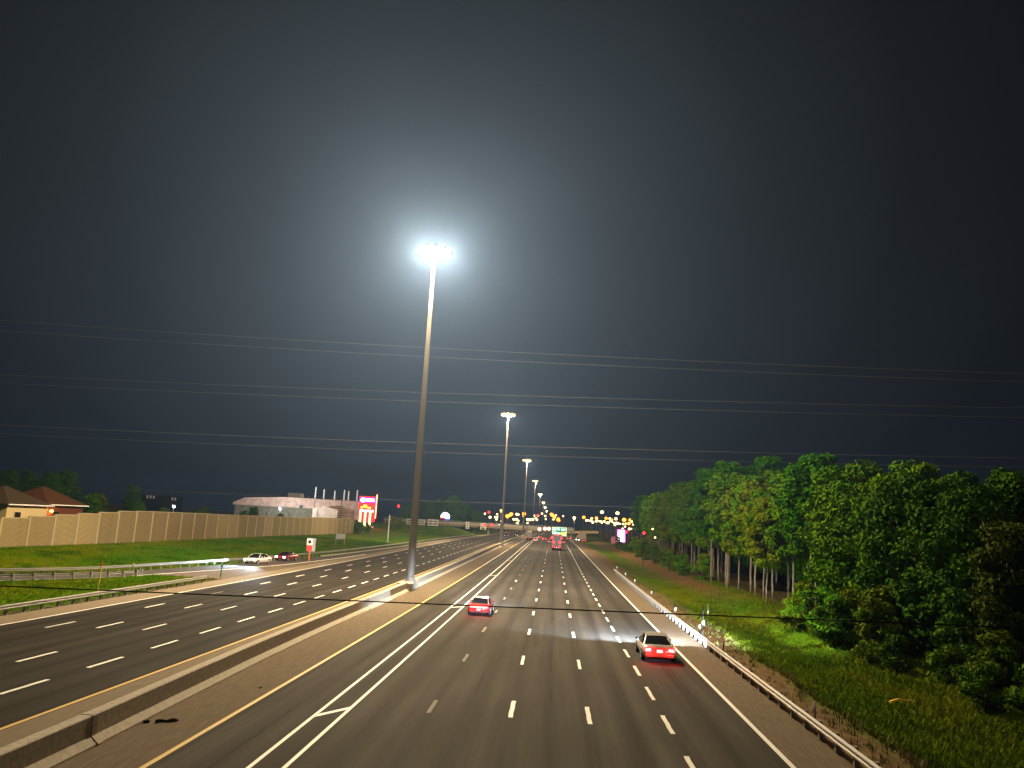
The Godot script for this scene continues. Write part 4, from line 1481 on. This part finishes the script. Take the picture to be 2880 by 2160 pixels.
func build_roadside() -> void:
	var s: SurfaceTool
	# hazard sign in the gore
	var t := thing("hazard_sign", "red and white marker sign on an orange post where the slip road leaves", "sign", Vector3(-42.5, prof(136), -136.0), 0.25)
	s = st()
	bev(s, Vector3(0, 0.9, 0), Vector3(0.16, 1.9, 0.1), 0.02)
	put("post", done(s), M.orange, t)
	s = st()
	bev(s, Vector3(0.1, 2.7, -0.04), Vector3(1.55, 2.3, 0.05), 0.02)
	put("back_board", done(s), M.grey, t)
	s = st()
	bev(s, Vector3(-0.15, 3.2, 0.03), Vector3(0.95, 1.1, 0.05), 0.02)
	put("white_face", done(s), M.reflect, t)
	s = st()
	tube(s, Vector3(-0.15, 3.2, 0.055), Vector3(-0.15, 3.2, 0.08), 0.3, 0.3, 14)
	put("dark_symbol", done(s), M.black, t)
	s = st()
	bev(s, Vector3(-0.15, 2.1, 0.03), Vector3(0.95, 0.95, 0.05), 0.02)
	put("red_face", done(s), M.reflect_red, t)
	# grey board on two legs
	t = thing("board_sign", "grey sign board seen from behind on two legs on the embankment", "sign", Vector3(-52.6, ter(-52.6, 192), -192.0), 0.05)
	for x in [-1.05, 1.05]:
		s = st()
		bev(s, Vector3(x, 1.4, 0), Vector3(0.14, 3.0, 0.14), 0.01)
		put("leg", done(s), M.wall_post, t)
	s = st()
	bev(s, Vector3(0, 2.2, -0.11), Vector3(2.3, 1.25, 0.05), 0.01)
	put("board", done(s), M.grey, t)
	# plain pale poles behind the rail
	for e in [[-48.6, 229.0, 8.2, "slim pale pole behind the left guardrail, the shorter one left of the nearest mast"], [-46.5, 262.0, 14.0, "slim pale pole rising just beside the nearest mast's shaft"]]:
		t = thing("light_pole", e[3], "pole", Vector3(e[0], ter(e[0], e[1]), -e[1]))
		s = st()
		tube(s, Vector3(0, -0.2, 0), Vector3(0, e[2], 0), 0.20, 0.15, 8)
		put("shaft", done(s), M.white, t)
		s = st()
		bev(s, Vector3(0, 0.1, 0), Vector3(0.7, 0.4, 0.7), 0.05)
		put("footing", done(s), M.concrete, t)
	# marker posts
	t = thing("marker_post", "tall yellow marker post with red top on the grass island", "post", Vector3(-43.4, prof(74) - 0.07, -74.0), 0.1)
	s = st()
	bev(s, Vector3(0, 1.2, 0), Vector3(0.11, 2.5, 0.09), 0.015)
	put("shaft", done(s), M.reflect_yellow, t)
	s = st()
	bev(s, Vector3(0, 2.62, 0), Vector3(0.16, 0.36, 0.10), 0.02)
	put("top", done(s), M.reflect_red, t)
	t = thing("marker_post", "small yellow-topped marker by the slip road's near guardrail", "post", Vector3(-50.0, prof(92) - 0.07, -92.0))
	s = st()
	bev(s, Vector3(0, 0.55, 0), Vector3(0.10, 1.1, 0.10), 0.015)
	put("shaft", done(s), M.post, t)
	s = st()
	bev(s, Vector3(0, 1.26, 0), Vector3(0.22, 0.34, 0.09), 0.03)
	put("top", done(s), M.reflect_yellow, t)
	t = thing("marker_post", "dark green marker post at the far end of the island guardrail", "post", Vector3(-40.9, prof(96) - 0.03, -96.0))
	s = st()
	bev(s, Vector3(0, 0.6, 0), Vector3(0.12, 1.2, 0.10), 0.015)
	put("shaft", done(s), M.green_sign, t)
	s = st()
	bev(s, Vector3(0, 1.35, 0), Vector3(0.30, 0.36, 0.06), 0.03)
	put("plate", done(s), M.green_sign, t)
	# delineators behind the right guardrail
	var dl := [[38.5, "delineator post behind the right guardrail nearest the camera"], [58.0, "delineator post behind the right guardrail level with the silver car's tail"], [67.0, "delineator post behind the right guardrail just past the silver car"], [80.0, "delineator post behind the guardrail where the headlight glow fades"], [99.0, "delineator post midway along the lit guardrail stretch"], [119.0, "delineator post near the far end of the right guardrail"], [134.0, "delineator post second from the far end of the right guardrail"], [152.0, "farthest delineator post at the very end of the right guardrail"]]
	for e in dl:
		t = thing("delineator_post", e[1], "post", Vector3(12.45, ter(12.45, e[0]), -e[0]), 0.0, "delineators behind the right guardrail")
		s = st()
		bev(s, Vector3(0, 0.45, 0), Vector3(0.10, 1.0, 0.05), 0.012)
		put("shaft", done(s), M.post, t)
		s = st()
		bev(s, Vector3(0, 1.05, 0.0), Vector3(0.13, 0.30, 0.06), 0.02)
		put("reflector", done(s), M.reflect, t)
	# a thin mast-like post with a box beyond the rail
	t = thing("marker_post", "thin dark post standing on the verge just behind the silver car's guardrail", "post", Vector3(13.3, ter(13.3, 70.0), -70.0))
	s = st()
	tube(s, Vector3.ZERO, Vector3(0, 2.6, 0), 0.045, 0.04, 8)
	put("shaft", done(s), M.black, t)
	s = st()
	bev(s, Vector3(0, 0.9, 0.06), Vector3(0.22, 0.7, 0.12), 0.03)
	put("reflector", done(s), M.reflect, t)
	t = thing("marker_post", "pale reflector post out on the grass of the right verge", "post", Vector3(18.0, ter(18.0, 92.0), -92.0))
	s = st()
	bev(s, Vector3(0, 0.7, 0), Vector3(0.13, 1.5, 0.07), 0.02)
	put("shaft", done(s), M.reflect, t)
	s = st()
	bev(s, Vector3(0, 1.3, 0.045), Vector3(0.12, 0.25, 0.02), 0.005)
	put("reflector", done(s), M.green_sign, t)
	# blown tyre scrap on the shoulder
	s = st()
	var p := []
	for k in 7:
		p.append(Vector3(-15.45 + 0.12 * k, 0.03 + 0.03 * sin(k * 1.7), -31.7 - 0.06 * k + 0.05 * sin(k * 2.2)))
	sweep(s, p, [Vector2(-0.09, -0.02), Vector2(-0.08, 0.05), Vector2(0.06, 0.07), Vector2(0.10, -0.02)], true)
	tag(put("tyre_scrap", done(s), M.scrap, self), "black strip of blown tyre lying on the shoulder by the barrier foot", "debris")
	s = st()
	bev(s, Vector3(-15.75, 0.05, -31.55), Vector3(0.24, 0.09, 0.16), 0.03, Basis(Vector3.UP, 0.5))
	tag(put("rubber_chunk", done(s), M.rubber, self), "small black rubber chunk left of the tyre strip", "debris")
	s = st()
	bev(s, Vector3(-13.9, 0.04, -38.8), Vector3(0.16, 0.07, 0.13), 0.02, Basis(Vector3.UP, 0.2))
	tag(put("stone", done(s), M.post, self), "small dark stone beside the yellow line of the near shoulder", "debris")
	s = st()
	sweep(s, [Vector3(20.6, ter(20.6, 50) + 0.25, -50.0), Vector3(21.2, ter(21.2, 50) + 0.36, -50.2), Vector3(22.1, ter(22.1, 50) + 0.26, -50.1)], [Vector2(-0.1, 0), Vector2(-0.08, 0.08), Vector2(0.08, 0.1), Vector2(0.12, 0)], true)
	tag(put("plastic_strip", done(s), M.reflect_yellow, self), "yellowish strip of plastic litter lying in the dark grass", "debris")

# ---------------------------------------------------------------- far end: overpass, gantry, signs
func build_far_end() -> void:
	var s: SurfaceTool
	var t := thing("overpass", "concrete overpass with railings crossing the road in the distance", "bridge")
	var z0 := -474.0
	var z1 := -486.0
	s = st()
	box(s, Vector3(-46.0, 6.75, (z0 + z1) / 2), Vector3(116.0, 0.5, 12.0))
	put("deck", done(s), M.concrete, t)
	for z in [z0, -478.0, -482.0, z1]:
		s = st()
		box(s, Vector3(-46.0, 5.85, z + (0.3 if z == z1 else -0.3)), Vector3(116.0, 1.28, 0.5))
		put("girder", done(s), M.concrete_dark, t)
	for z in [z0 + 0.1, z1 - 0.1]:
		s = st()
		box(s, Vector3(-46.0, 7.25, z), Vector3(116.0, 0.5, 0.3))
		put("parapet", done(s), M.concrete, t)
		for y in [7.75, 8.1, 8.4]:
			s = st()
			box(s, Vector3(-46.0, y, z), Vector3(116.0, 0.12, 0.1))
			put("rail", done(s), M.steel, t)
		for k in 29:
			s = st()
			box(s, Vector3(-102.0 + 4.0 * k, 7.95, z - 0.1), Vector3(0.14, 0.95, 0.12))
			put("rail_post", done(s), M.steel, t)
	for x in [-39.6, -17.0, 11.0]:
		for k in 3:
			s = st()
			tube(s, Vector3(x, 1.2, -476.0 - 4.0 * k), Vector3(x, 5.3, -476.0 - 4.0 * k), 0.45, 0.45, 10)
			put("pier", done(s), M.concrete, t)
	# sloping ends of the bridge
	s = st()
	for e in [[-104.0, -66.0], [20.0, 12.6]]:
		var a := Vector3(e[0], 6.5, z0 - 0.9)
		var b := Vector3(e[1], 1.2, z0 + 1.5)
		quad(s, Vector3(e[0], 1.2, z0 + 1.5), a, Vector3(lerpf(e[0], e[1], 0.5), 6.5, z0 - 0.9), b)
	put("abutment", done(s), M.concrete_dark, t)
	# sign backs on the overpass: lattices of pale bars
	for e in [[-83.9, 5.9, 11.2, 4.4, "pale ladder-like sign back on the overpass behind the nearest mast"], [-73.3, 5.9, 6.2, 5.2, "square pale lattice sign back on the overpass right of the nearest mast"], [-52.1, 6.2, 2.0, 4.0, "narrow pale lattice sign back at the middle of the overpass rail"], [-42.5, 6.0, 3.2, 3.6, "small pale lattice sign back at the right end of the overpass rail"]]:
		var g := thing("lattice_sign", e[4], "sign", Vector3(e[0], e[1], -472.6), 0.0, "sign backs on the overpass")
		s = st()
		box(s, Vector3.ZERO, Vector3(e[2], e[3], 0.08))
		put("sheet", done(s), M.post, g)
		var rows := 4
		for k in rows:
			s = st()
			box(s, Vector3(0, lerpf(-e[3] / 2 + 0.25, e[3] / 2 - 0.25, float(k) / (rows - 1)), 0.12), Vector3(e[2] + 0.2, 0.5, 0.14))
			put("stiffener", done(s), M.white, g)
		for k in (2 if e[2] < 4 else 3):
			s = st()
			box(s, Vector3(lerpf(-e[2] / 2 + 0.2, e[2] / 2 - 0.2, float(k) / (1 if e[2] < 4 else 2)), 0, 0.24), Vector3(0.36, e[3] + 0.3, 0.10))
			put("upright", done(s), M.white, g)
	# overhead gantry with the lit green sign
	t = thing("sign_gantry", "grey sign gantry over the far right lanes", "gantry")
	s = st()
	for x in [-13.6, 10.8]:
		tube(s, Vector3(x, 1.3, -402.0), Vector3(x, 8.2, -402.0), 0.25, 0.22, 8)
	put("upright", done(s), M.pole, t)
	s = st()
	for y in [7.2, 8.1]:
		tube(s, Vector3(-13.6, y, -402.0), Vector3(10.8, y, -402.0), 0.12, 0.12, 6)
	for k in 12:
		tube(s, Vector3(-13.6 + 2.03 * k, 7.2, -402.0), Vector3(-12.6 + 2.03 * k, 8.1, -402.0), 0.06, 0.06, 5)
	put("truss", done(s), M.pole, t)
	t = thing("direction_sign", "large lit green and white direction sign hanging over the right lanes", "sign", Vector3(3.1, 5.9, -401.4))
	s = st()
	bev(s, Vector3.ZERO, Vector3(7.2, 4.2, 0.12), 0.03)
	put("panel", done(s), M.sign_green, t)
	s = st()
	for e in [[0.0, 2.0, 7.2, 0.16], [0.0, -2.0, 7.2, 0.16], [-3.5, 0.0, 0.16, 4.2], [3.5, 0.0, 0.16, 4.2]]:
		box(s, Vector3(e[0], e[1], 0.09), Vector3(e[2], e[3], 0.05))
	put("border", done(s), M.sign_pale, t)
	s = st()
	for e in [[-2.4, 1.0, 1.3, 1.0], [-0.6, 1.1, 1.5, 0.7], [1.9, 1.0, 2.0, 0.8], [-2.3, -0.7, 1.6, 0.9], [-0.2, -0.9, 1.6, 0.6]]:
		box(s, Vector3(e[0], e[1], 0.085), Vector3(e[2], e[3], 0.05))
	put("legend", done(s), M.sign_pale, t)
	s = st()
	box(s, Vector3(2.1, -1.0, 0.085), Vector3(1.9, 1.4, 0.05))
	put("yellow_tab", done(s), M.sign_amber, t)
	for e in [[-7.1, 6.6, "leftmost of three white signal lamps on the gantry by the green sign"], [-4.3, 7.0, "middle of three white signal lamps on the gantry by the green sign"], [-2.3, 7.1, "white signal lamp on the gantry closest to the green sign"]]:
		var g := thing("signal_lamp", e[2], "lamp", Vector3(e[0], e[1], -401.3))
		s = st()
		bev(s, Vector3.ZERO, Vector3(2.0, 2.0, 0.4), 0.3)
		put("housing", done(s), M.black, g)
		s = st()
		tube(s, Vector3(0, 0, 0.2), Vector3(0, 0, 0.3), 0.85, 0.8, 16)
		put("lens", done(s), glow(1.0, 0.72, 0.62, 4.0), g)
	# yellow lit ramp and green bank to the right
	s = st()
	var p := []
	for k in 9:
		var u := k / 8.0
		p.append(Vector3(lerpf(7.0, 29.0, u), lerpf(4.8, 5.9, u), -515.0 - 4.0 * u))
	sweep(s, p, [Vector2(-3.5, 0.0), Vector2(-3.5, 0.9), Vector2(-3.2, 0.9), Vector2(-3.2, 0.3), Vector2(3.2, 0.3), Vector2(3.2, 0.9), Vector2(3.5, 0.9), Vector2(3.5, -0.6)], true)
	tag(put("ramp_bridge", done(s), M.cream, self), "yellow lit concrete ramp rising right of the green sign", "bridge")
	s = st()
	for k in 10:
		var a := PI * k / 10
		var b := PI * (k + 1) / 10
		for q in [[-1.0, 0.0], [0.0, 1.0]]:
			pass
		quad(s, Vector3(22 - cos(a) * 12, 1.2, -512), Vector3(22 - cos(a) * 9, 1.4 + sin(a) * 6.4, -524), Vector3(22 - cos(b) * 9, 1.4 + sin(b) * 6.4, -524), Vector3(22 - cos(b) * 12, 1.2, -512))
		quad(s, Vector3(22 - cos(a) * 9, 1.4 + sin(a) * 6.4, -524), Vector3(22 - cos(a) * 12, 1.2, -540), Vector3(22 - cos(b) * 12, 1.2, -540), Vector3(22 - cos(b) * 9, 1.4 + sin(b) * 6.4, -524))
	structure("grass_mound", done(s), grained(mat(lin(0.10, 0.13, 0.02), 0.95), noise_tex(61, 0.05, g3(0.5), g3(1), 256, 4), 0.15))
	# magenta-rimmed lit sign on the right
	t = thing("price_sign", "white glowing sign with magenta rim at the right end of the road", "sign", Vector3(36.2, ter(36.2, 420), -420.0))
	var y0 := ter(36.2, 420)
	s = st()
	bev(s, Vector3(0, 5.3 - y0, 0), Vector3(4.4, 6.8, 0.7), 0.3)
	put("rim", done(s), M.sign_magenta, t)
	s = st()
	bev(s, Vector3(0, 5.3 - y0, 0.33), Vector3(3.4, 5.9, 0.2), 0.09)
	put("face", done(s), M.sign_white, t)
	s = st()
	for e in [[0.3, 6.9, 0.9], [0.3, 6.1, 1.0]]:
		box(s, Vector3(e[0], e[1] - y0, 0.45), Vector3(e[2], 0.35, 0.04))
	put("blue_line", done(s), M.sign_blue, t)
	s = st()
	bev(s, Vector3(0, 0.8, 0), Vector3(2.4, 2.2, 0.5), 0.05)
	put("foot", done(s), M.grey, t)
	t = thing("shed", "small pinkish wall standing left of the white magenta-rimmed sign", "building", Vector3(32.6, ter(32.6, 424), -424.0))
	s = st()
	bev(s, Vector3(0, 1.6, 0), Vector3(2.6, 3.4, 3.0), 0.05)
	put("wall", done(s), M.pink, t)
	s = st()
	box(s, Vector3(0, 3.38, 0), Vector3(2.9, 0.16, 3.3))
	put("roof", done(s), M.grey, t)
	# traffic signals
	for e in [[-86.7, 14.8, -430.0, "red traffic signal high above the bank left of the nearest mast"], [-41.8, 15.1, -500.0, "red traffic signal over the overpass, upper left of a group"], [-41.1, 6.9, -470.5, "red light above the overpass car, the left of two"], [-37.0, 7.1, -470.5, "red light above the overpass car, the right of two"], [-11.4, 15.6, -560.0, "red signal dot in the skyline by the mast row"], [46.5, 7.3, -500.0, "red light just right of the magenta-rimmed sign"], [22.9, 8.0, -200.0, "lone red light before the far end of the forest"]]:
		t = thing("traffic_signal", e[3], "traffic light", Vector3(e[0], e[1], e[2]))
		var low := 7.0 if e[2] < -465 and e[2] > -490 else ter(e[0], -e[2])
		s = st()
		tube(s, Vector3(0, minf(low - e[1], -0.3), -0.15), Vector3(0, 0.6, -0.15), 0.10, 0.08, 6)
		put("pole", done(s), M.black, t)
		s = st()
		var r := 0.3 if e[2] > -300 else 0.62
		bev(s, Vector3(0, 0, 0), Vector3(r * 2.3, r * 2.3, 0.3), 0.05)
		put("housing", done(s), M.black, t)
		s = st()
		tube(s, Vector3(0, 0, 0.14), Vector3(0, 0, 0.24), r, r * 0.9, 12)
		put("lens", done(s), M.dot_red, t)
	# two far windows in the dark
	t = thing("apartment_block", "dark distant block with faint lit windows behind the garden trees", "building", Vector3(-222.0, 1.5, -424.0), 0.5)
	s = st()
	box(s, Vector3(0, 6.0, 0), Vector3(26.0, 12.0, 12.0))
	put("wall", done(s), mat(lin(0.006, 0.006, 0.007), 1.0), t)
	for e in [[-5.2, 11.0], [-3.6, 11.0], [-2.0, 11.0], [7.5, 10.6], [9.0, 10.6]]:
		s = st()
		box(s, Vector3(e[0], e[1], 6.03), Vector3(0.8, 1.6, 0.1))
		put("window", done(s), glow(1.0, 0.92, 0.85, 0.10), t)
	# median posts far along the barrier
	t = thing("median_post", "dark slender post on the median barrier left of the second mast's foot", "post", Vector3(-17.6, prof(262) + 0.97, -262.0))
	s = st()
	tube(s, Vector3.ZERO, Vector3(0, 7.0, 0), 0.24, 0.18, 8)
	put("shaft", done(s), M.post, t)
	s = st()
	bev(s, Vector3(0, 0.1, 0), Vector3(0.8, 0.2, 0.8), 0.03)
	put("footing", done(s), M.post, t)

# added haze for the lamp's halo: nested shells of even density, thinning outwards
func halo_haze(label: String, at: Vector3, radii: Array, density: float) -> void:
	var t := thing("halo_haze", label, "halo_haze", at)
	t.set_meta("kind", "stuff")
	var fm := FogMaterial.new()
	fm.density = density
	fm.albedo = Color(0.61, 0.76, 1.0)
	for k in radii.size():
		var fv := FogVolume.new()
		fv.name = "halo_layer" if k == 0 else "halo_layer_%03d" % k
		fv.shape = RenderingServer.FOG_VOLUME_SHAPE_ELLIPSOID
		fv.size = Vector3(radii[k][0] * 2.0, radii[k][1] * 2.0, radii[k][0] * 2.0)
		fv.material = fm
		t.add_child(fv)

func wire(label: String, a: Vector3, b: Vector3, sag: float, r: float, m: String, group := "") -> void:
	var s := st()
	var n := 28
	var q := []
	for k in n + 1:
		var u := float(k) / n
		q.append(a.lerp(b, u) - Vector3(0, sag * 4.0 * u * (1.0 - u), 0))
	for k in n:
		tube(s, q[k], q[k + 1], r, r, 6, false)
	tag(put("overhead_wire", done(s), M[m], self), label, "wire", group)

func build_wires() -> void:
	var r := 0.019
	wire("upper strand of the highest overhead wire pair in the left sky", Vector3(-190, 47.6, -150), Vector3(170, 43.4, -150), 3.2, r, "wire")
	wire("lower strand of the highest overhead wire pair in the left sky", Vector3(-190, 45.2, -150.6), Vector3(170, 42.0, -150.6), 3.0, r, "wire")
	wire("upper strand of the middle overhead wire pair behind the nearest mast", Vector3(-190, 34.0, -150), Vector3(170, 38.2, -150), 2.6, r, "wire")
	wire("lower strand of the middle overhead wire pair behind the nearest mast", Vector3(-190, 32.4, -150.6), Vector3(170, 36.4, -150.6), 2.6, r, "wire")
	wire("upper strand of the lowest overhead wire pair, passing over the forest top", Vector3(-190, 23.4, -150), Vector3(170, 29.0, -150), 2.7, r * 1.25, "wire")
	wire("lower strand of the lowest overhead wire pair, passing over the forest top", Vector3(-190, 21.7, -150.6), Vector3(170, 27.4, -150.6), 2.8, r, "wire")
	wire("single thin wire low over the houses and warehouse roof", Vector3(-190, 10.6, -150), Vector3(120, 15.2, -118), 1.5, r * 0.7, "wire")
	wire("near black cable strung straight across the whole road in front", Vector3(-26, 6.62, -14), Vector3(26, 7.62, -14), 0.05, 0.012, "cable")

# ----------------------------------------------------------------
func _ready() -> void:
	rng.seed = 20240
	var cam := Camera3D.new()
	cam.name = "camera"
	cam.fov = 53.1
	cam.near = 0.1
	cam.far = 6000.0
	cam.transform = Transform3D(Basis(Vector3.UP, deg_to_rad(3.6)) * Basis(Vector3.RIGHT, deg_to_rad(10.3)) * Basis(Vector3.BACK, deg_to_rad(3.1)), Vector3(0, 8.5, 0))
	add_child(cam)
	cam.current = true
	var env := Environment.new()
	env.background_mode = Environment.BG_SKY
	var sky := ProceduralSkyMaterial.new()
	sky.sky_top_color = lin(0.0008, 0.0007, 0.0012)
	sky.sky_horizon_color = lin(0.0022, 0.0040, 0.0072)
	sky.sky_curve = 0.18
	sky.ground_bottom_color = lin(0.003, 0.003, 0.003)
	sky.ground_horizon_color = lin(0.0022, 0.0040, 0.0072)
	env.sky = Sky.new()
	env.sky.sky_material = sky
	env.tonemap_mode = Environment.TONE_MAPPER_LINEAR
	env.tonemap_exposure = 1.4
	# thin night haze everywhere, and added haze shells for the halo round the nearest mast
	env.fog_enabled = true
	env.fog_density = 0.00011
	env.fog_light_color = Color(0.60, 0.76, 1.0)
	env.volumetric_fog_enabled = true
	env.volumetric_fog_density = 0.0
	env.sdfgi_enabled = true
	env.ssao_enabled = true
	env.ssil_enabled = true
	var we := WorldEnvironment.new()
	we.name = "world"
	we.environment = env
	add_child(we)
	# faint added fill light from behind, standing in for night sky glow
	var night_fill := DirectionalLight3D.new()
	night_fill.name = "night_sky_glow"
	night_fill.light_color = Color(1.0, 0.93, 0.82)
	night_fill.light_energy = 0.09
	night_fill.light_angular_distance = 30.0
	night_fill.shadow_enabled = true
	night_fill.sky_mode = DirectionalLight3D.SKY_MODE_LIGHT_ONLY
	night_fill.rotation = Vector3(deg_to_rad(-62.0), deg_to_rad(-35.0), 0)
	add_child(night_fill)
	halo_haze("added haze shells making the halo round the nearest high mast lamp", Vector3(-17.0, 50.0, -98.0), [[40.0, 36.0], [56.0, 42.0], [72.0, 47.0], [88.0, 51.0]], 0.00018)
	make_materials()
	build_ground()
	build_roads()
	build_barrier()
	build_guardrails()
	build_noise_wall()
	build_masts()
	build_left_side()
	build_far_end()
	build_plants()
	build_vehicles()
	build_roadside()
	build_far_lamps()
	build_wires()
	build_grass()
